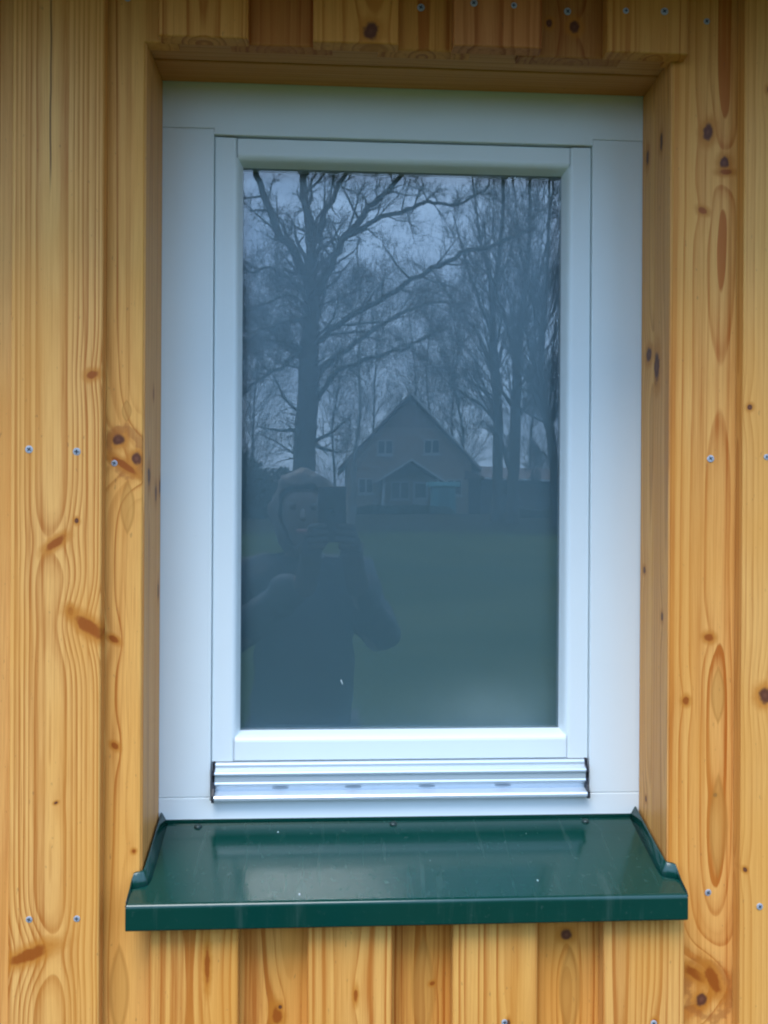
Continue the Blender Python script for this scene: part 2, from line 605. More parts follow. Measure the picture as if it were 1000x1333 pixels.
b_ur = board([(.304, BOT), (.412, BOT), (.412, TOP), (.304, TOP), (.304, zc(.9405)), (.3128, zc(.9405)), (.3128, zc(-.057)), (.304, zc(-.057))], 'u', 13, [
    (922, 172, 8, 13, -12, 'd'), (943, 212, 7, 9, 0, 'd'), (945, 224, 10, 4, 0, 'r'), (915, 274, 7, 5, -25, 'r'), (936, 500, 12, 34, 0, 'p'), (923, 830, 7, 6, -10, 'r'),
    (893, 912, 5, 6, 0, 'r'), (935, 905, 9, 38, 0, 'o'), (931, 1035, 3, 3, 0, 'd'), (935, 1075, 12, 70, 0, 'o'), (913, 1302, 9, 10, 0, 'd'), (922, 1290, 30, 38, 15, 'h'), (905, 1268, 20, 7, -35, 'r'), (928, 1275, 9, 22, 25, 'r')],
    spacing=.0125, pith=(.012, .006), tilt=(-.004, .008), wander=.010, contrast=.95, light=(.70, .455, .18), dark=(.50, .215, .045))
b_cr = board(rect(.392, .494, BOT, TOP), 'c', 14, [(996, 905, 10, 12, 0, 'd'), (976, 530, 4, 4, 0, 'd'), (970, 1132, 3, 4, 30, 'd'), (1003, 117, 5, 6, 0, 'd')],
    spacing=.006, pith=(-.06, .006), tilt=(.003, .004), wander=.006, contrast=.6, light=(.68, .46, .19), dark=(.52, .28, .09))

HB, UB = zc(.9385), zc(.9405)   # lower ends above the opening
SB, SC = zc(-.0565), zc(-.0545)  # upper ends below the sill
top_spec = [
    ('c', -.2945, -.1925, [], dict(spacing=.009, pith=(.0, .006), **GOLD)),
    ('u', -.215, -.095, [(430, 20, 5, 30, 0, 'o')], dict(spacing=.010, pith=(0, .006), **RUDY)),
    ('c', -.1180, -.0190, [(483, 41, 11, 13, 0, 'd')], dict(spacing=.011, pith=(.02, .006), **GOLD)),
    ('u', -.042, .068, [], dict(spacing=.011, pith=(0, .006), **ORNG)),
    ('c', .0450, .1490, [], dict(spacing=.013, pith=(-.01, .006), light=(.56, .28, .12), dark=(.40, .165, .05))),
    ('u', .125, .250, [(748, 35, 8, 9, 0, 'd'), (715, 30, 5, 6, 0, 'd')], dict(spacing=.010, pith=(0, .006), light=(.46, .25, .095), dark=(.30, .11, .03))),
    ('c', .2262, .3240, [], dict(spacing=.012, pith=(.01, .006), light=(.60, .37, .13), dark=(.42, .17, .045)))]
HEAD = []
for i, (ly, x0, x1, ks, kw) in enumerate(top_spec):
    if ly == 'u':
        x0, x1 = max(x0, -.2735), min(x1, .3015)
    dz = (.0, .001, -.0008, .0012, .0006, -.001, -.0006)[i]
    HEAD.append(board(rect(x0, x1, (HB if ly == 'c' else UB) + dz, TOP), ly, 20 + i, ks, contrast=.9, **kw))
bot_spec = [
    ('c', -.2985, -.1975, [(270, 1256, 4, 27, 0, 'r'), (268, 1262, 28, 120, 0, 'p')], dict(spacing=.0075, pith=(0, .006), light=(.67, .43, .16), dark=(.47, .21, .05))),
    ('u', -.215, -.095, [(361, 1322, 7, 14, 8, 'r'), (365, 1311, 3, 3, 0, 'd'), (350, 1290, 14, 70, 0, 'p')], dict(spacing=.010, pith=(.01, .006), **GOLD)),
    ('c', -.1185, -.0200, [(463, 1295, 3, 10, 0, 'r'), (465, 1270, 14, 60, 0, 'p')], dict(spacing=.011, pith=(0, .006), tilt=(0, .03), light=(.68, .45, .175), dark=(.50, .235, .06))),
    ('u', -.042, .068, [(551, 1290, 15, 75, 0, 'o'), (563, 1280, 4, 3, 30, 'r')], dict(spacing=.010, pith=(0, .006), light=(.60, .35, .11), dark=(.40, .155, .03))),
    ('c', .0500, .1500, [(662, 1332, 3, 6, 0, 'd')], dict(spacing=.011, pith=(.03, .006), light=(.68, .45, .17), dark=(.49, .23, .06))),
    ('u', .125, .250, [(737, 1217, 9, 8, 0, 'd'), (742, 1290, 14, 60, 0, 'o')], dict(spacing=.009, pith=(0, .006), **GOLD)),
    ('c', .2280, .3255, [(852, 1331, 4, 5, 0, 'r')], dict(spacing=.0075, pith=(-.03, .006), light=(.68, .45, .185), dark=(.50, .25, .075)))]
LOW = []
for i, (ly, x0, x1, ks, kw) in enumerate(bot_spec):
    if ly == 'u':
        x0, x1 = max(x0, -.2735), min(x1, .3015)
    LOW.append(board(rect(x0, x1, BOT, SB if ly == 'u' else SC), ly, 40 + i, ks, contrast=1.0, wander=.008, **kw))
# the cladding goes on to both sides
gen = [dict(spacing=.007 + .0015 * i, pith=(.01 * i - .02, .006), contrast=.9, **[PALE, GOLD, ORNG][i % 3]) for i in range(6)]
genm = [wood('spruce_wide_%d' % i, 70 + i, [(.012, .2 - .3 * i, .008, .009, 0, 'd'), (-.02, -.5 + .2 * i, .006, .007, 0, 'r')], **g) for i, g in enumerate(gen)]
for k in range(12):
    for sgn in (-1, 1):
        xc = (-.5771 - .172 * k) if sgn < 0 else (.6145 + .172 * k)
        prism('board', rect(xc - .051, xc + .051, BOT, TOP), YC, YC + .0195, genm[(k * 2 + (sgn > 0)) % 6], wall, bev=.0028, seg=2)
        xu = (-.4914 - .172 * k) if sgn < 0 else (.5285 + .172 * k)
        prism('board', rect(xu - .055, xu + .055, BOT, TOP), YU, YU + .0195, genm[(k * 2 + 3 + (sgn > 0)) % 6], wall, bev=.0028, seg=2)

# backing behind the boards, with the hole of the window
M_felt = simple('dark_membrane', (.02, .02, .022), .9)
bm = bmesh.new()
for lo, hi in (((-2.7, -.084, .1), (-.345, .20, 2.2)), ((.345, -.084, .1), (2.8, .20, 2.2)), ((-.3449, -.084, 2.03), (.3449, .20, 2.2)), ((-.3449, -.084, .1), (.3449, .20, Z0 - .065))):
    add_box(bm, lo, hi)
mesh_obj('wall_core', bm, M_felt, wall)

# lining of the opening
LIN = dict(spacing=.006, pith=(.02, .006), contrast=.75, light=(.68, .44, .20), dark=(.50, .27, .10))


def lining(name, lo, hi, seed, knots=(), horizontal=False, **kw):
    d = dict(LIN)
    d.update(kw)
    o = box(name, lo, hi, None, wall, bev=.0018)
    org = [(lo[i] + hi[i]) / 2 for i in range(3)]
    # the grain field works in x,z; a lining shows its y,z side, so its knots sit in y
    m = wood('lining_%d' % seed, seed, [], horizontal=horizontal, **d)
    # swap axes so that the visible face carries the grain
    nt = m.node_tree
    tcn = next(n for n in nt.nodes if n.type == 'TEX_COORD')
    sep = next(n for n in nt.nodes if n.type == 'SEPXYZ')
    for l in list(sep.inputs[0].links):
        nt.links.remove(l)
    mpp = nt.nodes.new('ShaderNodeMapping')
    mpp.inputs['Rotation'].default_value = (0, 0, math.pi / 2) if not horizontal else (math.pi / 2, 0, 0)
    nt.links.new(tcn.outputs['Object'], mpp.inputs[0])
    nt.links.new(mpp.outputs[0], sep.inputs[0])
    o.data.materials.append(m)
    return o


def lin_mat(seed, org, knots, side, **kw):
    d = dict(LIN)
    d.update(kw)
    ks = []
    for (u, v, hw, hh, kind) in knots:
        dr = ray(u, v)
        xx = -.3112 if side < 0 else .3112
        p = CAM + dr * ((xx - CAM.x) / dr.x)
        # after the quarter turn about z the board's y runs along -x of the field
        ks.append((-(p.y - org[1]), p.z - org[2], hw, hh, 0, kind))
    m = wood('lining_%d' % seed, seed, ks, **d)
    nt = m.node_tree
    tcn = next(n for n in nt.nodes if n.type == 'TEX_COORD')
    sep = next(n for n in nt.nodes if n.type == 'SEPXYZ')
    for l in list(sep.inputs[0].links):
        nt.links.remove(l)
    mpp = nt.nodes.new('ShaderNodeMapping')
    mpp.inputs['Rotation'].default_value = (0, 0, math.pi / 2)
    nt.links.new(tcn.outputs['Object'], mpp.inputs[0])
    nt.links.new(mpp.outputs[0], sep.inputs[0])
    return m


def lining_side(lo, hi, seed, knots, side, **kw):
    org = [(lo[i] + hi[i]) / 2 for i in range(3)]
    return box('lining_board', lo, hi, lin_mat(seed, org, knots, side, **kw), wall, bev=.0016)


lz0, lz1 = zc(-.062), zc(.9435)
lining_side((-.331, YU + .0035, lz0), (-.3112, -.0012, lz1), 90, [(194, 620, .008, .012, 'd'), (203, 642, .006, .012, 'd'), (208, 633, .005, .010, 'd'), (206, 768, .004, .012, 'd'), (200, 512, .004, .008, 'r')], -1)
lining_side((.3112, YU + .002, lz0), (.331, -.0505, lz1), 91, [(855, 478, .010, .022, 'd'), (862, 803, .004, .006, 'd'), (861, 185, .005, .012, 'd')], 1)
lining_side((.3122, -.0488, lz0), (.331, -.0012, lz1), 92, [(844, 462, .010, .010, 'd'), (838, 742, .005, .005, 'd'), (842, 205, .006, .012, 'd'), (840, 1040, .003, .004, 'd')], 1, light=(.70, .46, .20))
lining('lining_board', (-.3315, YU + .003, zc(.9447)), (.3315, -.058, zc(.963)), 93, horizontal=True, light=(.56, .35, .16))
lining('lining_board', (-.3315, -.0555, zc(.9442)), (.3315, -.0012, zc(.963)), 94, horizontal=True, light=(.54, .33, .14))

# eaves over the wall
M_soff = wood('soffit_spruce', 95, [], horizontal=True, **{**LIN, 'light': (.45, .29, .13)})
for k in range(3):
    y0 = -.132 - .090 * (k + 1)
    box('soffit_board', (-2.7, y0, 2.106), (2.8, y0 + .087, 2.124), M_soff, wall, bev=.002)
box('fascia_board', (-2.7, -.428, 2.082), (2.8, -.406, 2.27), genm[2], wall, bev=.003)
bm = bmesh.new()
for v in [(-2.9, -.48, 2.27), (3.0, -.48, 2.27), (3.0, .9, 3.0), (-2.9, .9, 3.0)]:
    bm.verts.new(v)
bm.verts.ensure_lookup_table()
f_ = bm.faces.new(bm.verts[:])
r_ = bmesh.ops.extrude_face_region(bm, geom=[f_])
bmesh.ops.translate(bm, verts=[v for v in r_['geom'] if isinstance(v, bmesh.types.BMVert)], vec=(0, 0, .06))
bmesh.ops.recalc_face_normals(bm, faces=bm.faces)
mesh_obj('roof', bm, simple('dark_roof', (.05, .045, .045), .7), wall)


# screws: small countersunk heads with a cross recess
def screw_meshes():
    bm = bmesh.new()
    n = 14
    rings = [(.0036, .0), (.0034, -.0007), (.0024, -.0010), (.0010, -.0009)]
    vs = [[bm.verts.new((r * math.cos(2 * math.pi * i / n), y, r * math.sin(2 * math.pi * i / n))) for i in range(n)] for r, y in rings]
    for a, b_ in zip(vs, vs[1:]):
        for i in range(n):
            bm.faces.new((a[i], a[(i + 1) % n], b_[(i + 1) % n], b_[i]))
    bm.faces.new(vs[-1])
    bmesh.ops.recalc_face_normals(bm, faces=bm.faces)
    me = bpy.data.meshes.new('screw')
    bm.to_mesh(me)
    # star recess as dark inlay
    bm2 = bmesh.new()
    bm2.from_mesh(me)
    k0 = len(bm2.faces)
    add_box(bm2, (-.0019, -.00125, -.0005), (.0019, -.0008, .0005))
    add_box(bm2, (-.0005, -.0012, -.0019), (.0005, -.0007, .0019))
    bm2.to_mesh(me)
    me.materials.append(M_screw)
    me.materials.append(M_recess)
    for i, p in enumerate(me.polygons):
        p.material_index = 1 if i >= k0 else 0
    bm.free()
    bm2.free()
    return me


ME_SCREW = screw_meshes()
RS = random.Random(5)


def screw(u, v, y, parent, sc=1.):
    p = px(u, v, y)
    o = link('screw', ME_SCREW, parent, (p.x, y + .0001, p.z))
    o.rotation_euler = (RS.uniform(-.12, .12), RS.uniform(0, 3), RS.uniform(-.12, .12))
    k = sc * RS.uniform(1.0, 1.28)
    o.scale = (k, 1, k)
    o.location.y += RS.uniform(-.0002, .0004)
    return o


for (u, v, ly, bd) in [(38, 585, 'c', b_cl), (100, 588, 'c', b_cl), (38, 1197, 'c', b_cl), (100, 1196, 'c', b_cl), (149, 603, 'u', b_ul), (166, -2, 'u', b_ul),
                       (925, 597, 'u', b_ur), (922, 1162, 'u', b_ur), (920, 28, 'u', b_ur), (998, 595, 'c', b_cr), (989, 1180, 'c', b_cr),
                       (548, 10, 'u', HEAD[3]), (617, 4, 'c', HEAD[4]), (669, 7, 'c', HEAD[4]), (739, 15, 'u', HEAD[5]), (815, 14, 'c', HEAD[6]), (865, 15, 'c', HEAD[6]),
                       (657, 1331, 'c', LOW[4]), (851, 1332, 'c', LOW[6])]:
    screw(u, v, YC if ly == 'c' else YU, bd)

# ------------------------------------------------------------------ the window
win = thing('window', 'narrow upright window with pale blue-white wooden frame and frosted reflecting pane', 'window', (0, .0, Z0))
X1, X2, X3 = .31, .2465, .2125  # frame outer, sash outer, glass
ZT, ZS = .943, .879
# fixed frame: rails run through, stiles stand between them
FB = .0012
prism('frame_rail', [(-.340, zc(.8865)), (-X2, zc(.8865)), (-X2, zc(ZS)), (X2, zc(ZS)), (X2, zc(.8865)), (.340, zc(.8865)), (.340, zc(.985)), (-.340, zc(.985))], 0, .07, M_paint, win, bev=FB)
prism('frame_rail', [(-.340, zc(-.05)), (.340, zc(-.05)), (.340, zc(.0285)), (X2, zc(.0285)), (X2, zc(.024)), (-X2, zc(.024)), (-X2, zc(.0285)), (-.340, zc(.0285))], 0, .07, M_paint, win, bev=FB)
prism('frame_stile', rect(-.340, -X2, zc(.0288), zc(.8862)), .0004, .07, M_paint, win, bev=FB)
prism('frame_stile', rect(X2, .340, zc(.0288), zc(.8862)), .0004, .07, M_paint, win, bev=FB)
# dark rebate behind the gap round the sash
bm = bmesh.new()
for lo, hi in (((-.2462, .007, zc(.0245)), (-.235, .060, zc(.8785))), ((.235, .007, zc(.0245)), (.2462, .060, zc(.8785))), ((-.2349, .012, zc(.868)), (.2349, .060, zc(.8785))), ((-.2349, .030, zc(.0245)), (.2349, .060, zc(.072)))):
    add_box(bm, lo, hi)
mesh_obj('rebate_seal', bm, M_gasket, win)

# sash, set back a little; stiles run through; its edge towards the glass is chamfered
sash = bpy.data.objects.new('sash', None)
sash.empty_display_size = .05
COL.objects.link(sash)
sash.parent = win
SY = .0045
SZ0, SZ1 = .0735, .8768
GX, GZ0, GZ1 = .2115, .1085, .8465


def sash_bar(name, a, b_, c_, d_, inner):
    """quad in x,z (a,b outer edge; c,d inner edge) with a stepped, rounded inner edge going back to the glass"""
    bm = bmesh.new()
    steps = [(0, 0.0), (.0, .0), ]
    # rows from outer to inner: (fraction towards inner edge in metres from the inner edge, depth)
    rows = [('o', .0, .045), ('o', .0, .0015), ('o', .0015, 0), ('i', -.0100, 0), ('i', -.0078, .0006), ('i', -.0058, .0022), ('i', -.0040, .0050), ('i', -.0026, .0095), ('i', -.0010, .0175), ('i', .0, .0225)]
    A, B, C_, D_ = [Vector((p[0], 0, zc(p[1]))) for p in (a, b_, c_, d_)]
    ua = (D_ - A).normalized()
    ub = (C_ - B).normalized()
    sa = 1 / max(.5, abs(ua.dot(inner)))
    sb = 1 / max(.5, abs(ub.dot(inner)))
    prev = None
    for kind, off, dep in rows:
        if kind == 'o':
            p, q = A + ua * off * sa, B + ub * off * sb
        else:
            p, q = D_ + ua * off * sa, C_ + ub * off * sb
        v = (bm.verts.new((p.x, SY + dep, p.z)), bm.verts.new((q.x, SY + dep, q.z)))
        if prev:
            bm.faces.new((prev[0], prev[1], v[1], v[0]))
        prev = v
    bmesh.ops.recalc_face_normals(bm, faces=bm.faces)
    # front must face the viewer
    fr = min(bm.faces, key=lambda f: f.calc_center_median().y)
    bm.normal_update()
    if fr.normal.y > 0:
        bmesh.ops.reverse_faces(bm, faces=bm.faces)
    cx = sum((A + B + C_ + D_)[i] for i in (0,)) / 4
    return mesh_obj(name, bm, M_paint, sash, False, (cx, SY, (A + B + C_ + D_).z / 4))


sx = .2458
JW = .0003
sash_bar('sash_stile', (-sx, SZ0), (-sx, SZ1), (-GX, SZ1), (-GX, SZ0), Vector((1, 0, 0)))
sash_bar('sash_stile', (sx, SZ0), (sx, SZ1), (GX, SZ1), (GX, SZ0), Vector((-1, 0, 0)))
sash_bar('sash_rail', (-GX - .0051, SZ1), (GX + .0051, SZ1), (GX + .0051, GZ1), (-GX - .0051, GZ1), Vector((0, 0, -1)))
sash_bar('sash_rail', (-GX - .0051, SZ0), (GX + .0051, SZ0), (GX + .0051, GZ0), (-GX - .0051, GZ0), Vector((0, 0, 1)))
# hairline joints between rails and stiles
for x_ in (-1, 1):
    for z0, z1 in ((SZ0 + .002, GZ0 - .006), (GZ1 + .006, SZ1 - .002)):
        box('sash_joint', (x_ * (GX + .0052) - .0002, SY - .00015, zc(z0)), (x_ * (GX + .0052) + .0002, SY + .002, zc(z1)), M_gasket, sash)
box('glass_pane', (-.2195, YG, zc(.1005)), (.2195, YG + .004, zc(.8545)), M_glass, sash)
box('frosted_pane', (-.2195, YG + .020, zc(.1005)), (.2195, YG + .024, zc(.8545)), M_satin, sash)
M_spacer = simple('spacer_bar', (.30, .38, .42), .5, .3)
bm = bmesh.new()
for lo, hi in (((-.2195, YG + .0042, zc(.1005)), (-.2135, YG + .0198, zc(.8545))), ((.2135, YG + .0042, zc(.1005)), (.2195, YG + .0198, zc(.8545))), ((-.2134, YG + .0042, zc(.8485)), (.2134, YG + .0198, zc(.8545))), ((-.2134, YG + .0042, zc(.1005)), (.2134, YG + .0198, zc(.1065)))):
    add_box(bm, lo, hi)
mesh_obj('spacer_bar', bm, M_spacer, sash)
box('room_side', (-.3449, .075, zc(-.06)), (.3449, .08, zc(.979)), M_felt, win)

# aluminium weather bar under the sash
wbar = bpy.data.objects.new('weather_bar', None)
wbar.empty_display_size = .05
COL.objects.link(wbar)
wbar.parent = win
prof = [(.030, .0725), (.004, .0725), (.0025, .0715), (.0015, .0695), (.0015, .0660), (-.0010, .0645), (-.0062, .0625), (-.0072, .0605), (-.0068, .0585), (-.0045, .0570),
        (-.0040, .0490), (-.0050, .0470), (-.0045, .0455), (.0020, .0410), (.0030, .0360), (-.0120, .0335), (-.0135, .0315), (-.0132, .0285), (-.0115, .0272), (.030, .0272)]
PR = [(y, zc(z)) for y, z in prof]
extrude_x('bar_profile', PR, -.2405, .2405, M_alu, wbar)
cap = [(.028, .0740), (.003, .0740), (.0005, .0725), (.0005, .0670), (-.0075, .0640), (-.0085, .0590), (-.0058, .0560), (-.0052, .0500), (-.0062, .0460), (-.0075, .0420), (-.0140, .0345), (-.0150, .0280), (-.0130, .0255), (.028, .0255)]
for s in (-1, 1):
    a_, b__ = sorted((s * .2407, s * .2437))
    extrude_x('end_cap', [(y, zc(z)) for y, z in cap], a_, b__, M_black, wbar)
for u in (365, 460, 556, 655):
    x_ = px(u, 1024, 0).x
    bm = bmesh.new()
    bmesh.ops.create_uvsphere(bm, u_segments=16, v_segments=8, radius=1)
    bmesh.ops.scale(bm, verts=bm.verts, vec=(.011, .0007, .0016))
    mesh_obj('drain_slot', bm, simple('slot_shadow', (.30, .34, .38), .6), wbar, True, None).location = Vector((x_, .0018, zc(.0395))) - world_loc(wbar)

# ------------------------------------------------------------------ green metal sill
sill = thing('window_sill', 'dark green coated metal sill with folded drip edge below the window', 'sill', (0, 0, Z0))
SYF, SZB, SZF = -.1480, -.0030, -.0455   # front edge, height at the back and at the front
slope = (SZF - SZB) / (SYF - 0)
sz = lambda y: SZB + slope * y
XI, XO = .3092, .3205
th = .0016


def sill_sheet():
    bm = bmesh.new()
    yb = YU - .0022
    fr = [(XO, SYF + .0035, sz(SYF + .0035)), (XO, SYF + .0012, sz(SYF) - .0006), (XO, SYF, sz(SYF) - .0032), (XO, SYF, sz(SYF) - .0275), (XO, SYF + .0012, sz(SYF) - .0292), (XO, SYF + .012, sz(SYF) - .031)]
    rows = [(XI, .0, sz(0)), (XI, yb * .5, sz(yb * .5)), (XI, yb, sz(yb)), (XO, yb - .0001, sz(yb))] + fr
    prev = None
    for (x, y, z) in rows:
        v = [bm.verts.new((k * x / 4, y, zc(z))) for k in range(-4, 5)]
        if prev:
            for i in range(8):
                bm.faces.new((prev[i], prev[i + 1], v[i + 1], v[i]))
        prev = v
    return bm


o = mesh_obj('sill_sheet', sill_sheet(), M_green, sill, True, (0, -.07, zc(-.03)))
o.data.polygons.foreach_set('use_smooth', [False] * len(o.data.polygons))
bv = o.modifiers.new('round', 'BEVEL')
bv.width = .0012
bv.segments = 3
bv.limit_method = 'ANGLE'
bv.angle_limit = math.radians(18)


def upstand(s):
    bm = bmesh.new()
    yb = YU - .0034
    hb = .0135
    # path along the reveal, turning out over the face of the boards and ending as a low cheek
    path = [(XI - .0012, -.0005, hb), (XI - .0012, yb + .006, hb), (XI - .0006, yb + .0018, hb), (XI + .0022, yb - .0003, hb * .98), (XO - .0035, yb - .0010, hb * .95), (XO - .0010, yb - .0020, hb * .88), (XO, yb - .0055, hb * .62), (XO + .0001, yb - .015, hb * .25), (XO + .0001, SYF + .004, .0015), (XO + .0001, SYF + .0006, -.002)]
    lips = [0.0, .0025, .0045]
    prev = None
    for i, (x, y, h) in enumerate(path):
        z = sz(y)
        k = 1 if i < 6 else max(0, (8 - i) / 3)
        out = Vector((1, 0)) if i < 2 else Vector((.7, .7)) if i < 4 else Vector((0, 1)) if i < 6 else Vector((.0, .0))
        q = .0085 * k
        pts = [(x - out.x * q, y - out.y * q, z - .0022), (x - out.x * q * .5, y - out.y * q * .5, z + h * .42), (x - out.x * q * .1, y - out.y * q * .1, z + h * .88), (x + out.x * .0006 * k, y + out.y * .0006 * k, z + h)]
        v = [bm.verts.new((s * a, b_, zc(c_))) for a, b_, c_ in pts]
        if prev:
            for j in range(3):
                f = (prev[j], prev[j + 1], v[j + 1], v[j])
                bm.faces.new(f if s < 0 else f[::-1])
        prev = v
    o = mesh_obj('upstand', bm, M_green, sill, True, (s * XI, -.05, zc(-.02)))
    so = o.modifiers.new('sheet', 'SOLIDIFY')
    so.thickness = th
    so.offset = 0
    return o


for s in (-1, 1):
    upstand(s)
    # closed end of the folded front edge
    extrude_x('edge_cap', [(SYF + .0008, zc(sz(SYF) - .004)), (SYF + .026, zc(sz(SYF + .026) - .0022)), (SYF + .026, zc(sz(SYF) - .010)), (SYF + .012, zc(sz(SYF) - .030)), (SYF + .0008, zc(sz(SYF) - .028))],
              *sorted((s * (XO - .0012), s * (XO + .0006))), M_green, sill)
M_scr2 = simple('dark_screw', (.03, .05, .045), .4, .4)
# upturn at the back with its three screws
extrude_x('back_upturn', [(-.0003, zc(-.0026)), (-.0016, zc(-.0026)), (-.0016, zc(.0012)), (-.0003, zc(.0012))], -.3085, .3085, M_green, sill)
for u, v in ((258, 1076), (512, 1076), (762, 1070)):
    y_ = -.009
    p = px(u, v, y_)
    bm = bmesh.new()
    bmesh.ops.create_uvsphere(bm, u_segments=14, v_segments=8, radius=1)
    bmesh.ops.scale(bm, verts=bm.verts, vec=(.0050, .0050, .0034))
    mesh_obj('screw', bm, M_scr2, sill, True, (0, 0, 0)).location = Vector((p.x, y_, zc(sz(y_)))) - world_loc(sill)

# bits of grit: a fleck on the pane, chips and dust grains on the sill
M_fleck = simple('pale_fleck', (.45, .50, .50), .6)


def fleck(name, p, rx, ry, rz, ang, parent):
    bm = bmesh.new()
    bmesh.ops.create_icosphere(bm, subdivisions=1, radius=1)
    bmesh.ops.scale(bm, verts=bm.verts, vec=(rx, ry, rz))
    bmesh.ops.rotate(bm, verts=bm.verts, matrix=Matrix.Rotation(ang, 3, 'Y'))
    mesh_obj(name, bm, M_fleck, parent, True).location = Vector(p) - world_loc(parent)


fleck('paint_fleck', px(445, 888, YG - .0006), .0011, .0004, .0042, -.4, sash)
for u, v, k in ((362, 1083, 1.5), (390, 1164, 1.8), (700, 1146, 1.6), (685, 1085, .7), (560, 1120, .5)):
    d0 = ray(u, v)
    # meet the sloping sheet
    tt = (zc(SZB) - CAM.z + slope * CAM.y) / (d0.z - slope * d0.y)
    fleck('grit', CAM + d0 * tt, .0007 * k, .0016 * k, .0005 * k, RS.uniform(-.5, .5), sill)

# ------------------------------------------------------------------ bare trees across the lawn (seen in the pane)
class Tubes:
    def __init__(self):
        self.v, self.f = [], []

    def tube(self, pts, rad, n):
        k = len(pts)
        base = len(self.v)
        ref = Vector((.31, .87, .38))
        for i, p in enumerate(pts):
            d = (pts[min(i + 1, k - 1)] - pts[max(i - 1, 0)])
            a = d.cross(ref)
            if a.length < 1e-6:
                a = d.cross(Vector((1, 0, 0)))
            a.normalize()
            b = d.cross(a)
            b.normalize()
            r = rad[i]
            for j in range(n):
                t = 6.2831853 * j / n
                q = a * (r * math.cos(t)) + b * (r * math.sin(t))
                self.v.append((p.x + q.x, p.y + q.y, p.z + q.z))
        for i in range(k - 1):
            o = base + i * n
            for j in range(n):
                jj = (j + 1) % n
                self.f.append((o + j, o + jj, o + n + jj, o + n + j))

    def build(self, name, mat, parent):
        me = bpy.data.meshes.new(name)
        off = world_loc(parent)
        me.from_pydata([(a - off.x, b - off.y, c - off.z) for a, b, c in self.v], [], self.f)
        me.polygons.foreach_set('use_smooth', [True] * len(me.polygons))
        me.materials.append(mat)
        o = bpy.data.objects.new(name, me)
        COL.objects.link(o)
        o.parent = parent
        return o


def rand_perp(rnd, d):
    a = Vector((rnd.gauss(0, 1), rnd.gauss(0, 1), rnd.gauss(0, 1)))
    a = a - d * a.dot(d)
    return a.normalized()


def grow(T, rnd, p, d, L, r, lvl, cfg, rmin):
    n = max(3, min(9, int(L / cfg['seg'])))
    pts, rad = [p.copy()], [r]
    q = p.copy()
    d = d.normalized()
    for i in range(n):
        d = (d + rand_perp(rnd, d) * rnd.uniform(0, cfg['wig']) + Vector((0, 0, cfg['up']))).normalized()
        q = q + d * (L / n)
        pts.append(q.copy())
        rad.append(max(rmin * .6, r * (1 - .78 * (i + 1) / n)))
    T.tube(pts, rad, 6 if r > .06 else 4 if r > .02 else 3)
    spawn(T, rnd, pts, rad, L, lvl, cfg, rmin)


def spawn(T, rnd, pts, rad, L, lvl, cfg, rmin, t0=.18):
    if lvl >= cfg['lv']:
        return
    k = len(pts) - 1
    num = cfg['n'][lvl]
    for c in range(num):
        t = t0 + (1 - t0) * (c + rnd.random()) / num
        i = min(k - 1, int(t * k))
        fr = t * k - i
        p = pts[i].lerp(pts[i + 1], fr)
        dd = (pts[i + 1] - pts[i]).normalized()
        an = math.radians(rnd.uniform(*cfg['ang']))
        pe = rand_perp(rnd, dd)
        if cfg.get('lift'):
            pe = (pe + Vector((0, 0, cfg['lift']))).normalized()
        cdn = dd * math.cos(an) + pe * math.sin(an)
        r2 = max(rmin, (rad[i] * (1 - fr) + rad[i + 1] * fr) * rnd.uniform(.38, .6))
        L2 = L * rnd.uniform(*cfg['len']) * (1.15 - .55 * t)
        grow(T, rnd, p, cdn, max(L2, .25), r2, lvl + 1, cfg, rmin)


def catmull(P, sub=5):
    out = []
    for i in range(len(P) - 1):
        a, b, c, d = P[max(i - 1, 0)], P[i], P[i + 1], P[min(i + 2, len(P) - 1)]
        for s in range(sub):
            t = s / sub
            out.append(.5 * ((2 * b) + (c - a) * t + (2 * a - 5 * b + 4 * c - d) * t * t + (3 * b - a - 3 * c + d) * t ** 3))
    out.append(P[-1])
    return out


def bark(name, a, b):
    N = NT(name)
    t = N.n('ShaderNodeTexCoord').outputs['Object']
    mp_ = N.n('ShaderNodeMapping')
    mp_.inputs['Scale'].default_value = (9, 9, 2)
    N.l(t, mp_.inputs[0])
    f = N.noise(mp_.outputs[0], 1.5, 5, .65)
    bs = N.bsdf(Base_Color=N.mix(f, a, b), Roughness=.9)
    N.l(N.bump(f, .8, .03), bs.inputs['Normal'])
    return N.m


M_oak = bark('oak_bark', (.030, .024, .018), (.075, .062, .048))
M_bark = bark('grey_bark', (.035, .032, .028), (.085, .078, .066))
M_pale = bark('pale_bark', (.09, .085, .075), (.20, .19, .17))


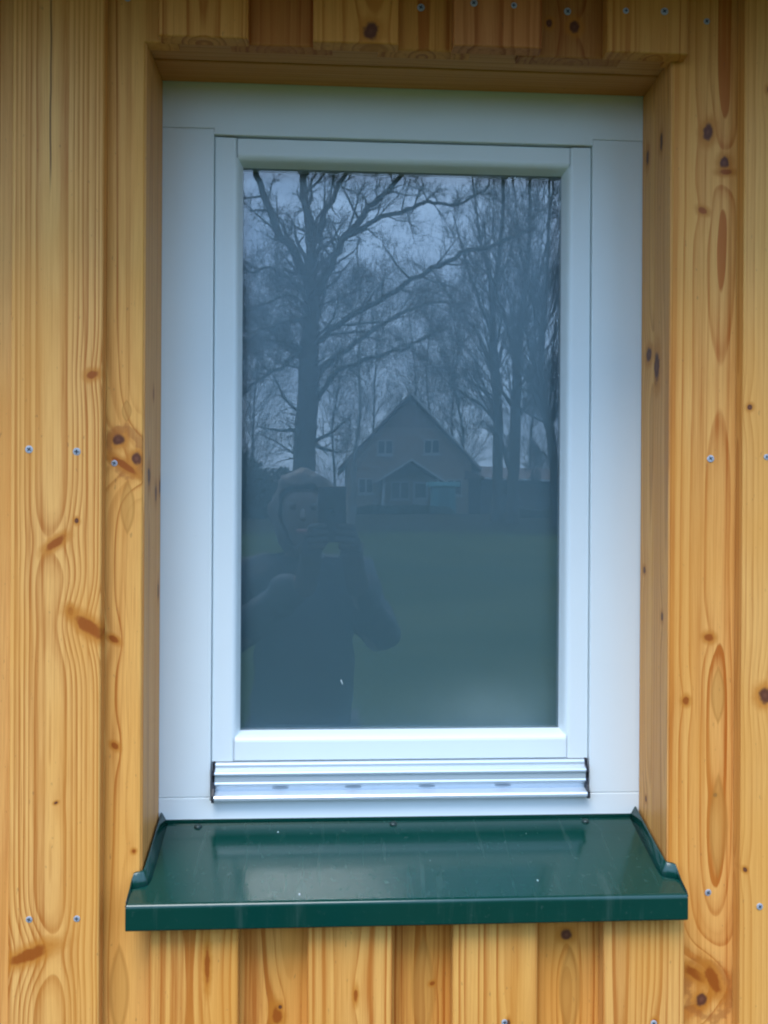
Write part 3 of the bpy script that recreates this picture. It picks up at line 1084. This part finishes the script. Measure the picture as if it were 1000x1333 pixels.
def limb_tree(name, label, dist, trunk, limbs, seed, mat, cfg, group, spread=1.0, rmin=.005):
    """trunk and limbs as (u, v) of their mirror image with a width; every limb leans to its own depth"""
    rnd = random.Random(seed)
    sc = (dist + 1.19) / FPX
    P = [vx(u, v, dist) for u, v, w in trunk]
    base = Vector((P[0].x, P[0].y, 0))
    base.z = ground_z(base.x, base.y) - .05
    root = thing(name, label, 'tree', base, group)
    T = Tubes()
    pts = catmull([base] + P)
    ws = [trunk[0][2] * 1.35] + [w for u, v, w in trunk]
    rad = []
    for i in range(len(pts)):
        f = i / 5
        a = min(int(f), len(ws) - 2)
        rad.append((ws[a] + (ws[a + 1] - ws[a]) * (f - a)) * sc / 2)
    for i in range(1, len(pts) - 1):
        pts[i] = pts[i] + Vector((rnd.uniform(-.03, .03), rnd.uniform(-.03, .03), 0))
    T.tube(pts, rad, 12)
    T.build('trunk', mat, root)
    TW = Tubes()
    for lb in limbs:
        lim, lean, w0, w1 = lb
        Q = []
        for i, (u, v) in enumerate(lim):
            Q.append(vx(u, v, dist + lean * i / (len(lim) - 1)))
        q = catmull(Q, 4)
        for i in range(1, len(q)):
            q[i] = q[i] + Vector((rnd.uniform(-1, 1), rnd.uniform(-1, 1), rnd.uniform(-1, 1))) * .05 * spread
        L = sum((q[i + 1] - q[i]).length for i in range(len(q) - 1))
        rr = [.85 * (w0 + (w1 - w0) * i / (len(q) - 1)) * sc / 2 for i in range(len(q))]
        TL = Tubes()
        TL.tube(q, rr, 8)
        TL.build('limb', mat, root)
        spawn(TW, rnd, q, rr, L * .62, 1, cfg, rmin, .08)
    if cfg.get('trunk_twigs'):
        for c in range(cfg['trunk_twigs']):
            i = rnd.randrange(int(len(pts) * cfg.get('tt0', .35)), len(pts) - 1)
            d = (pts[i + 1] - pts[i]).normalized()
            pe = rand_perp(rnd, d)
            an = math.radians(rnd.uniform(*cfg['ang']))
            grow(TW, rnd, pts[i], d * math.cos(an) + pe * math.sin(an), rnd.uniform(*cfg['tlen']), rad[i] * rnd.uniform(.15, .3), 2, cfg, rmin)
    o = TW.build('twigs', mat, root)
    o['kind'] = 'stuff'
    return root


G_TREES = 'bare trees across the lawn'
OAK = dict(seg=.28, wig=.42, up=.03, lv=4, n=[0, 17, 9, 6], ang=(32, 75), len=(.22, .48), lift=.15, trunk_twigs=34, tlen=(.8, 2.2), tt0=.25)
limb_tree('oak_tree', 'broad bare oak with thick dark trunk and long crooked limbs', 23,
          [(396, 640, 31), (399, 540, 29), (403, 450, 25), (406, 400, 21), (405, 365, 19)],
          [([(405, 375), (403, 335), (401, 290), (397, 240), (396, 180), (398, 90)], 1.0, 19, 7),
           ([(402, 372), (385, 332), (362, 298), (343, 250), (330, 200), (310, 130)], -2.0, 15, 6),
           ([(404, 330), (420, 285), (438, 250), (462, 205), (500, 120)], 2.0, 11, 4),
           ([(408, 385), (430, 345), (452, 305), (480, 268), (512, 240), (560, 170)], -1.5, 15, 5),
           ([(452, 305), (490, 285), (530, 272), (556, 262), (590, 266), (640, 240)], -2.5, 8, 3),
           ([(410, 450), (432, 432), (470, 405), (515, 378), (560, 350), (600, 330), (650, 316), (700, 298)], -3.5, 10, 5),
           ([(410, 482), (450, 455), (490, 428), (530, 406), (560, 395), (605, 394)], 2.5, 9, 3.5),
           ([(414, 520), (434, 488), (462, 473), (495, 463), (530, 452), (558, 434), (590, 427)], -3, 8, 3),
           ([(398, 470), (378, 455), (350, 428), (325, 440), (300, 470)], 2, 11, 5),
           ([(396, 455), (365, 478), (340, 492), (318, 512), (295, 530)], -2, 7, 3.5),
           ([(402, 410), (370, 418), (340, 428), (315, 445), (290, 450)], -3, 8, 4),
           ([(404, 400), (375, 385), (345, 395), (318, 405), (280, 400)], 3, 5, 3),
           ([(402, 380), (372, 362), (350, 350), (322, 352), (290, 330)], -1, 6, 3),
           ([(410, 392), (440, 392), (460, 380), (470, 362)], 1, 4, 2)],
          7, M_oak, OAK, G_TREES)
UPR = dict(seg=.4, wig=.16, up=.075, lv=4, n=[0, 14, 9, 6], ang=(18, 46), len=(.28, .52), lift=.0, trunk_twigs=60, tlen=(2.5, 6.5), tt0=.25)
limb_tree('ash_tree', 'slim bare tree with straight trunk nearest the house roof', 45,
          [(648, 640, 14), (649, 560, 13), (646, 490, 12), (641, 420, 9), (648, 350, 7), (654, 280, 5), (656, 180, 3.5), (660, 60, 2)],
          [([(648, 490), (620, 430), (585, 385), (560, 350)], 2, 5, 2), ([(646, 450), (626, 395), (606, 340), (590, 280)], -2, 6, 2), ([(648, 520), (625, 505), (600, 490), (575, 470)], 1, 4, 1.6), ([(643, 420), (634, 350), (622, 290), (612, 210)], 0, 6, 2),
           ([(647, 545), (615, 520), (585, 500), (560, 470)], -3, 4, 1.6)],
          8, M_bark, UPR, G_TREES, rmin=.008)
limb_tree('ash_tree', 'forked bare tree with two slender stems beside the barn', 43,
          [(668, 640, 15), (670, 560, 14), (673, 500, 12), (676, 440, 9), (684, 380, 7), (690, 310, 5), (690, 200, 3.5), (684, 60, 2)],
          [([(666, 620), (654, 580), (646, 545), (655, 500)], 1, 7, 3), ([(672, 545), (690, 520), (700, 500), (715, 478)], -1, 5, 2), ([(674, 470), (660, 420), (640, 360), (628, 290)], -2, 6, 2), ([(676, 430), (700, 370), (715, 300), (725, 200)], 2, 6, 2)],
          9, M_bark, UPR, G_TREES, rmin=.008)
limb_tree('ash_tree', 'crooked bare tree with low fork at the barn end', 40,
          [(724, 640, 14), (718, 580, 13), (713, 545, 12), (703, 500, 9), (706, 440, 7), (712, 360, 5), (716, 260, 3.5), (716, 80, 2)],
          [([(716, 560), (728, 520), (738, 470), (748, 400)], 1, 8, 4), ([(720, 600), (702, 590), (690, 622)], 0, 4, 3), ([(704, 500), (694, 470), (686, 430), (680, 370)], -1, 6, 2), ([(712, 545), (698, 520), (690, 500), (680, 480)], 2, 5, 2), ([(706, 440), (690, 380), (676, 300), (668, 220)], 2, 6, 2)],
          10, M_bark, UPR, G_TREES, rmin=.008)
THIN = dict(seg=.5, wig=.2, up=.05, lv=4, n=[0, 10, 6, 4], ang=(22, 52), len=(.25, .5), lift=.0, trunk_twigs=34, tlen=(1.5, 4.5), tt0=.25)
limb_tree('birch_tree', 'slender bare tree with pale bark between the oak and the house', 41,
          [(457, 680, 13), (459, 640, 10), (461, 600, 6), (468, 540, 4), (466, 470, 3.4), (471, 400, 2.6), (466, 330, 1.8), (472, 260, 1.2)],
          [], 21, M_pale, dict(THIN, trunk_twigs=26, tlen=(1.0, 3.0)), G_TREES, rmin=.007)
back = [(330, 56, 430, 5.5, 'thin bare tree left behind the oak trunk near the hedge'), (436, 66, 420, 5, 'thin bare tree rising behind the pale birch'),
        (560, 86, 380, 6, 'bare tree behind the right roof slope'), (486, 76, 400, 5, 'bushy bare tree behind the left roof slope'), (536, 84, 400, 5, 'bushy bare tree straight behind the gable peak'), (590, 90, 420, 5, 'far bushy bare tree behind the house and barn joint'), (598, 78, 360, 6, 'bare tree between the gable and the barn'),
        (690, 74, 330, 7, 'bare tree behind the middle of the barn'), (735, 70, 320, 7, 'bare tree behind the far end of the barn'), (300, 60, 380, 6, 'bare tree beyond the dark hedge')]
for i, (u, dist, vt, w, lab) in enumerate(back):
    rn = random.Random(100 + i)
    w *= .6
    tr_ = [(u + rn.uniform(-3, 3), 645, w), (u + rn.uniform(-5, 5), 560, w * .85), (u + rn.uniform(-8, 8), 480, w * .65), (u + rn.uniform(-10, 10), vt, w * .35)]
    limb_tree('bare_tree', lab, dist, tr_, [], 200 + i, M_bark, dict(THIN, trunk_twigs=80, tlen=(2.5, 7.5), seg=.8, lv=4, n=[0, 10, 10, 6]), G_TREES, rmin=.011)


# ------------------------------------------------------------------ hedges
def leaf_mass(name, label, cat, centre, size, n, seed, col, leaf):
    rnd = random.Random(seed)
    root = thing(name, label, cat, (centre[0], centre[1], ground_z(centre[0], centre[1])), 'hedges across the lawn')
    V, Fc = [], []
    for i in range(n):
        while True:
            p = Vector((rnd.uniform(-1, 1), rnd.uniform(-1, 1), rnd.uniform(0, 1)))
            lim = 1 - .25 * math.sin(p.x * 9 + seed) * .5 - .2 * rnd.random()
            if max(abs(p.x) ** 3, abs(p.y) ** 2) + p.z ** 3 < lim:
                break
        c = Vector((p.x * size[0], p.y * size[1], p.z * size[2]))
        a = Vector((rnd.gauss(0, 1), rnd.gauss(0, 1), rnd.gauss(0, 1))).normalized()
        b = rand_perp(rnd, a)
        s = leaf * rnd.uniform(.6, 1.4)
        k = len(V)
        V += [tuple(c + a * s), tuple(c + b * s * .5), tuple(c - a * s), tuple(c - b * s * .5)]
        Fc.append((k, k + 1, k + 2, k + 3))
    me = bpy.data.meshes.new('foliage')
    me.from_pydata(V, [], Fc)
    me.materials.append(simple(name + '_leaves', col, .8, 0, .4, 1.2))
    o = bpy.data.objects.new('foliage', me)
    COL.objects.link(o)
    o.parent = root
    o['kind'] = 'stuff'
    return root


p = vx(350, 666, 48)
leaf_mass('hedge', 'tall dark evergreen hedge beyond the oak', 'hedge', (p.x - 1, p.y), (4.2, 1.2, 2.8), 16000, 1, (.022, .034, .014), .11)
p = vx(300, 666, 52)
leaf_mass('hedge', 'rounded dark shrub at the end of the tall hedge', 'hedge', (p.x - .5, p.y), (2.6, 1.8, 4.2), 9000, 2, (.026, .034, .018), .12)
p = vx(520, 668, 55)
leaf_mass('hedge', 'low clipped hedge in front of the gabled house', 'hedge', (p.x, p.y), (3.4, .5, .62), 7000, 3, (.025, .040, .016), .07)
p = vx(690, 668, 50)
leaf_mass('hedge', 'low loose hedge along the dark barn', 'hedge', (p.x + 1.5, p.y), (3.4, .6, .55), 6000, 4, (.045, .050, .026), .07)

# ------------------------------------------------------------------ house with gable, and the barn beside it
hb_ = vx(533, 664, 61)
hz = ground_z(hb_.x, hb_.y)
house = thing('gabled_house', 'brick house with steep gable, porch and boarded upper wall', 'house', (hb_.x, hb_.y, hz))


def brick_mat():
    N = NT('pale_brick')
    t = N.n('ShaderNodeTexCoord').outputs['Object']
    sp = N.n('ShaderNodeSeparateXYZ')
    N.l(t, sp.inputs[0])
    br = N.n('ShaderNodeTexBrick')
    N.l(N.xyz(N.math('ADD', sp.outputs[0], sp.outputs[1]), sp.outputs[2], 0.), br.inputs['Vector'])
    br.inputs['Scale'].default_value = 4
    br.inputs['Color1'].default_value = (.27, .19, .14, 1)
    br.inputs['Color2'].default_value = (.22, .15, .11, 1)
    br.inputs['Mortar'].default_value = (.26, .23, .20, 1)
    br.inputs['Mortar Size'].default_value = .02
    N.bsdf(Base_Color=br.outputs[0], Roughness=.9)
    return N.m


M_brick = brick_mat()
M_board = simple('brown_boarding', (.17, .12, .10), .8, 0, .25, 2)
M_tile = simple('roof_tiles', (.10, .070, .062), .85, 0, .3, 3)
M_white = simple('white_joinery', (.33, .33, .32), .6)
M_pane = simple('dark_pane', (.02, .025, .03), .08, 0, .1)
M_teal = simple('teal_cladding', (.05, .20, .20), .5, 0, .15, 2)
M_barn = simple('dark_barn_boards', (.045, .040, .038), .9, 0, .3, 2)


def hx(x, y, z):        # house space: +x as seen, +y towards the lawn
    return (hb_.x + x, hb_.y + y, hz + z)


def hbox(name, lo, hi, mat, parent, bev=0):
    a, b_ = hx(*lo), hx(*hi)
    return box(name, [min(a[i], b_[i]) for i in range(3)], [max(a[i], b_[i]) for i in range(3)], mat, parent, bev)


def hpoly(name, pts, y0, y1, mat, parent):
    return prism(name, [(hb_.x + x, hz + z) for x, z in pts], hb_.y + y0, hb_.y + y1, mat, parent, bev=0)


def slab(name, pts, thick, mat, parent):
    bm = bmesh.new()
    vs = [bm.verts.new(hx(*q)) for q in pts]
    f = bm.faces.new(vs)
    r = bmesh.ops.extrude_face_region(bm, geom=[f])
    bmesh.ops.translate(bm, verts=[v for v in r['geom'] if isinstance(v, bmesh.types.BMVert)], vec=(0, 0, -thick))
    bmesh.ops.recalc_face_normals(bm, faces=bm.faces)
    return mesh_obj(name, bm, mat, parent, False, hx(*pts[0]))


HW, EZ, RZ = 4.25, 3.5, 8.1
hpoly('wall', [(-HW, -.2), (HW, -.2), (HW, EZ), (1.9, 5.8), (-1.9, 5.8), (-HW, EZ)], 0, -11, M_brick, house)
hpoly('boarded_gable', [(-1.95, 5.75), (1.95, 5.75), (0, 7.72)], .06, -.06, M_board, house)
for s in (-1, 1):
    slab('roof', [(0, .55, RZ), (s * 4.85, .55, EZ - .45), (s * 4.85, -11.5, EZ - .45), (0, -11.5, RZ)], .22, M_tile, house)
    slab('verge_board', [(0, .60, RZ + .02), (s * 4.9, .60, EZ - .46), (s * 4.9, .551, EZ - .46), (0, .551, RZ + .02)], .16, M_white if s > 0 else M_tile, house)
    hpoly('porch_wall', [(s * 1.7, 0), (s * 1.9, 0), (s * 1.9, 2.3), (s * 1.7, 2.3)], 1.5, .01, M_white, house)
    slab('porch_roof', [(0, 1.9, 3.6), (s * 2.4, 1.9, 2.05), (s * 2.4, .0, 2.05), (0, .0, 3.6)], .12, M_tile, house)
    slab('porch_verge', [(0, 1.95, 3.62), (s * 2.42, 1.95, 2.06), (s * 2.42, 1.901, 2.06), (0, 1.901, 3.62)], .14, M_white, house)
for (x0, x1, z0, z1) in ((-2.2, -1.15, 4.0, 4.95), (1.0, 2.05, 4.05, 5.0), (-3.5, -2.5, 1.3, 2.35), (-1.2, .0, .9, 2.1), (2.6, 3.6, 1.2, 2.3)):
    w = hbox('window', (x0, .0, z0), (x1, .07, z1), M_white, house)
    for k in range(2):
        xa = x0 + .07 + k * (x1 - x0) / 2
        hbox('window_pane', (xa, .072, z0 + .08), (xa + (x1 - x0) / 2 - .12, .085, z1 - .08), M_pane, w)
    hbox('window_sill', (x0 - .08, .0, z0 - .12), (x1 + .08, .16, z0 - .005), M_white, w)
d_ = hbox('door', (.25, .0, 0), (1.25, .08, 2.1), M_white, house)
hbox('door_panel', (.4, .082, 1.0), (1.1, .1, 1.95), M_pane, d_)

# barn: its ridge runs back to the right
bb0 = vx(623, 666, 60)
barn = thing('barn', 'long low dark timber barn joined to the house side', 'barn', (bb0.x, bb0.y, ground_z(bb0.x, bb0.y)))
dirb = Vector((math.cos(math.radians(38)), -math.sin(math.radians(38)), 0))
nrb = Vector((dirb.y, -dirb.x, 0))
if nrb.y < 0:
    nrb = -nrb


def barn_box(name, s0, s1, t0, t1, z0, z1, mat, ridge=None):
    bm = bmesh.new()
    B = Vector(barn.location)
    q = lambda s, t, z: bm.verts.new(B + dirb * s + nrb * t + Vector((0, 0, z)))
    if ridge is None:
        v = [q(s, t, z) for s in (s0, s1) for t in (t0, t1) for z in (z0, z1)]
        for f in ((0, 1, 3, 2), (4, 6, 7, 5), (0, 4, 5, 1), (2, 3, 7, 6), (0, 2, 6, 4), (1, 5, 7, 3)):
            bm.faces.new([v[i] for i in f])
    else:
        v = []
        for s in (s0, s1):
            v += [q(s, t0, z0), q(s, t1, z0), q(s, t1, z0 + .14), q(s, (t0 + t1) / 2, ridge), q(s, t0, z0 + .14)]
        bm.faces.new(v[:5])
        bm.faces.new(v[5:][::-1])
        for i in range(5):
            bm.faces.new((v[i], v[(i + 1) % 5], v[5 + (i + 1) % 5], v[5 + i]))
    bmesh.ops.recalc_face_normals(bm, faces=bm.faces)
    return mesh_obj(name, bm, mat, barn, False, tuple(B))


barn_box('wall', .2, 14, -6, 0, -.3, 2.3, M_barn)
barn_box('roof', .0, 14.4, -6.5, .5, 2.3, 3.35, M_tile, ridge=3.4)
barn_box('gutter', .0, 14.4, .5, .62, 2.30, 2.42, simple('zinc_gutter', (.45, .47, .48), .4, .5))
barn_box('barn_door', 3, 6, 0.01, .06, 0, 2.1, simple('door_boards', (.07, .055, .045), .85))

# teal hut in front of the house
th_ = vx(577, 668, 57)
hut = thing('garden_hut', 'small teal garden hut with wide flat roof before the house', 'hut', (th_.x, th_.y, ground_z(th_.x, th_.y)))
q0 = Vector(hut.location)
box('wall', q0 + Vector((-.75, -.6, 0)), q0 + Vector((.75, .6, 1.75)), M_teal, hut)
box('roof', q0 + Vector((-1.0, -.85, 1.752)), q0 + Vector((1.0, .85, 2.05)), simple('teal_roof', (.12, .34, .33), .5), hut, .03)
box('door', q0 + Vector((-.35, .602, .05)), q0 + Vector((.35, .64, 1.6)), simple('hut_door', (.03, .12, .13), .5), hut)

# ------------------------------------------------------------------ the person taking the picture
M_skin = simple('skin', (.11, .075, .058), .5, 0, .08, 20)
M_jack = simple('jacket_cloth', (.020, .026, .036), .75, 0, .35, 25, .4)
M_trou = simple('trouser_cloth', (.022, .026, .030), .85, 0, .3, 40)
M_hair = simple('hair_brown', (.05, .034, .024), .55, 0, .5, 90, .6)
M_glove = simple('wool_glove', (.055, .05, .048), .9, 0, .3, 200)
M_shoe = simple('shoe_leather', (.02, .015, .012), .5)


def skin(name, verts, edges, mat, parent, root=0, sub=2, off=Vector((0, 0, 0))):
    me = bpy.data.meshes.new(name)
    me.from_pydata([tuple(Vector(v[:3]) + off) for v in verts], edges, [])
    me.materials.append(mat)
    o = bpy.data.objects.new(name, me)
    COL.objects.link(o)
    o.parent = parent
    m = o.modifiers.new('skin', 'SKIN')
    m.use_smooth_shade = True
    for i, v in enumerate(verts):
        sv = me.skin_vertices[0].data[i]
        sv.radius = (v[3], v[4] if len(v) > 4 else v[3])
        sv.use_root = i == root
    s = o.modifiers.new('sub', 'SUBSURF')
    s.levels = sub
    s.render_levels = sub
    return o


pc = Vector((-.176, -1.62, 0))
person = thing('person', 'person in dark jacket standing on the lawn holding up a phone', 'person', tuple(pc))
# coordinates relative to the feet; +y is towards the window
PH = Vector((CAM.x + .004, CAM.y - .010, CAM.z)) - pc          # the phone, relative
sh = 1.245
body = [(0, .0, .84, .125, .10), (0, 0, .98, .13, .10), (0, 0, 1.12, .14, .10), (0, -.01, 1.235, .09, .075), (0, .0, 1.30, .05, .05), (0, .03, 1.345, .052, .056), (0, .055, 1.40, .072, .088), (0, .05, 1.465, .078, .098), (0, .045, 1.52, .066, .085),
        (.155, -.01, sh, .055), (.235, .08, 1.04, .045), (.165, .30, 1.235, .032), (-.155, -.01, sh, .055), (-.22, .09, 1.04, .045), (-.075 + PH.x, PH.y - .10, PH.z - .19, .032),
        (.085, 0, .80, .085), (.095, .02, .45, .058), (.10, -.02, .09, .04), (.11, .10, .035, .035), (-.085, 0, .80, .085), (-.10, .02, .45, .058), (-.11, -.02, .09, .04), (-.12, .10, .035, .035)]
bed = [(0, 1), (1, 2), (2, 3), (3, 4), (4, 5), (5, 6), (6, 7), (7, 8), (3, 9), (9, 10), (10, 11), (3, 12), (12, 13), (13, 14), (0, 15), (15, 16), (16, 17), (17, 18), (0, 19), (19, 20), (20, 21), (21, 22)]
body[11] = (PH.x + .075, PH.y - .10, PH.z - .19, .032)
skin('body', body, bed, M_skin, person)
jk = [(0, .0, .74, .165, .135), (0, 0, .90, .165, .13), (0, 0, 1.10, .175, .13), (0, -.01, 1.22, .125, .10), (0, .005, 1.30, .075, .075), (.165, -.01, sh - .005, .075), (.245, .07, 1.045, .064), (body[11][0] + .01, body[11][1] - .005, body[11][2] - .008, .042), (-.165, -.01, sh - .005, .075), (-.23, .08, 1.045, .064), (body[14][0] - .01, body[14][1] - .005, body[14][2] - .008, .042)]
skin('jacket', jk, [(0, 1), (1, 2), (2, 3), (3, 4), (3, 5), (5, 6), (6, 7), (3, 8), (8, 9), (9, 10)], M_jack, person, 1, 3)
skin('trousers', [(0, 0, .80, .15, .115), (.09, 0, .72, .10), (.10, .02, .45, .075), (.105, -.01, .12, .06), (-.09, 0, .72, .10), (-.105, .02, .45, .075), (-.115, -.01, .12, .06)], [(0, 1), (1, 2), (2, 3), (0, 4), (4, 5), (5, 6)], M_trou, person)
for s in (-1, 1):
    skin('shoe', [(s * .11, -.05, .05, .048, .05), (s * .115, .05, .045, .045, .045), (s * .125, .14, .035, .04, .03)], [(0, 1), (1, 2)], M_shoe, person)
# head details
skin('nose', [(0, .135, 1.455, .008), (0, .150, 1.43, .013), (0, .158, 1.418, .012)], [(0, 1), (1, 2)], M_skin, person, sub=1)
for s in (-1, 1):
    skin('ear', [(s * .080, .045, 1.465, .010, .014), (s * .084, .04, 1.435, .011, .016), (s * .078, .048, 1.41, .008, .01)], [(0, 1), (1, 2)], M_skin, person, sub=1)
    bm = bmesh.new()
    bmesh.ops.create_uvsphere(bm, u_segments=12, v_segments=8, radius=.012)
    e = mesh_obj('eye', bm, simple('eye_dark', (.06, .05, .045), .2), person, True)
    e.location = (s * .032, .128, 1.462)
skin('mouth', [(-.022, .135, 1.388, .006), (0, .143, 1.387, .007), (.022, .135, 1.388, .006)], [(0, 1), (1, 2)], simple('lips', (.32, .13, .11), .5), person, sub=1)
# hair: a cap over skull and sides down to the collar
bm = bmesh.new()
bmesh.ops.create_icosphere(bm, subdivisions=4, radius=1)
rn = random.Random(4)
for v in list(bm.verts):
    d = v.co.copy()
    if d.y > .62 and d.z < .50:
        bm.verts.remove(v)
for v in bm.verts:
    d = v.co
    k = 1 + .05 * math.sin(d.x * 17 + d.z * 9) * math.cos(d.y * 13)
    v.co = Vector((d.x * .096 * k, d.y * .112 * k + .035, 1.462 + (d.z * .118 if d.z > 0 else d.z * .165) * k))
hr = mesh_obj('hair', bm, M_hair, person, True)
hr.location = (0, 0, 0)
so = hr.modifiers.new('thick', 'SOLIDIFY')
so.thickness = .012
so.offset = -1


clo = bpy.data.textures.new('cloth_folds', 'CLOUDS')
clo.noise_scale = .09
for o_ in person.children:
    if o_.name.split('.')[0] in ('jacket', 'trousers', 'hair'):
        dm = o_.modifiers.new('folds', 'DISPLACE')
        dm.texture = clo
        dm.strength = .05
        dm.mid_level = .5


def hand(s):
    """palm beside the phone, fingers closing behind it, thumb along its near side"""
    w = Vector(body[11][:3] if s > 0 else body[14][:3])
    edge = PH + Vector((s * .040, -.006, -.062))
    V = [(*(w + Vector((s * .004, -.03, -.045))), .036, .034), (*(w.lerp(edge, .55)), .033, .020), (*(edge + Vector((s * .012, -.012, -.022))), .034, .018)]
    E = [(0, 1), (1, 2)]
    for i, (ln, dz) in enumerate(((.070, .030), (.078, .012), (.074, -.007), (.060, -.025))):
        k = len(V)
        b0 = edge + Vector((s * .014, -.004, dz - .012))
        V += [(*b0, .0095), (*(b0 + Vector((s * .004, .016, .004))), .009), (*(b0 + Vector((-s * ln * .35, .026, .006))), .0085), (*(b0 + Vector((-s * ln * .62, .025, .007))), .0075)]
        E += [(2, k), (k, k + 1), (k + 1, k + 2), (k + 2, k + 3)]
    k = len(V)
    b0 = edge + Vector((s * .008, -.018, -.016))
    V += [(*b0, .011), (*(b0 + Vector((-s * .006, -.006, .026))), .0105), (*(b0 + Vector((-s * .022, -.004, .048))), .009)]
    E += [(1, k), (k, k + 1), (k + 1, k + 2)]
    skin('gloved_hand', V, E, M_glove, person)


for s in (-1, 1):
    hand(s)

# phone; its lens looks at the window
M_ph = simple('phone_case', (.012, .013, .016), .35)
pw = PH + pc
phone = thing('phone', 'dark smartphone held upright in both hands facing the window', 'phone', tuple(pw))
box('phone_body', pw + Vector((-.037, -.0085, -.082)), pw + Vector((.037, .0, .068)), M_ph, phone, .004, 3)
bm = bmesh.new()
bmesh.ops.create_cone(bm, cap_ends=True, segments=20, radius1=.008, radius2=.008, depth=.0014, matrix=Matrix.Rotation(math.pi / 2, 4, 'X'))
mesh_obj('lens', bm, simple('lens_glass', (.005, .006, .01), .05), phone).location = (0, .0008, 0)
box('screen', pw + Vector((-.034, -.0096, -.078)), pw + Vector((.034, -.0086, .064)), simple('screen_glass', (.03, .035, .04), .1), phone)
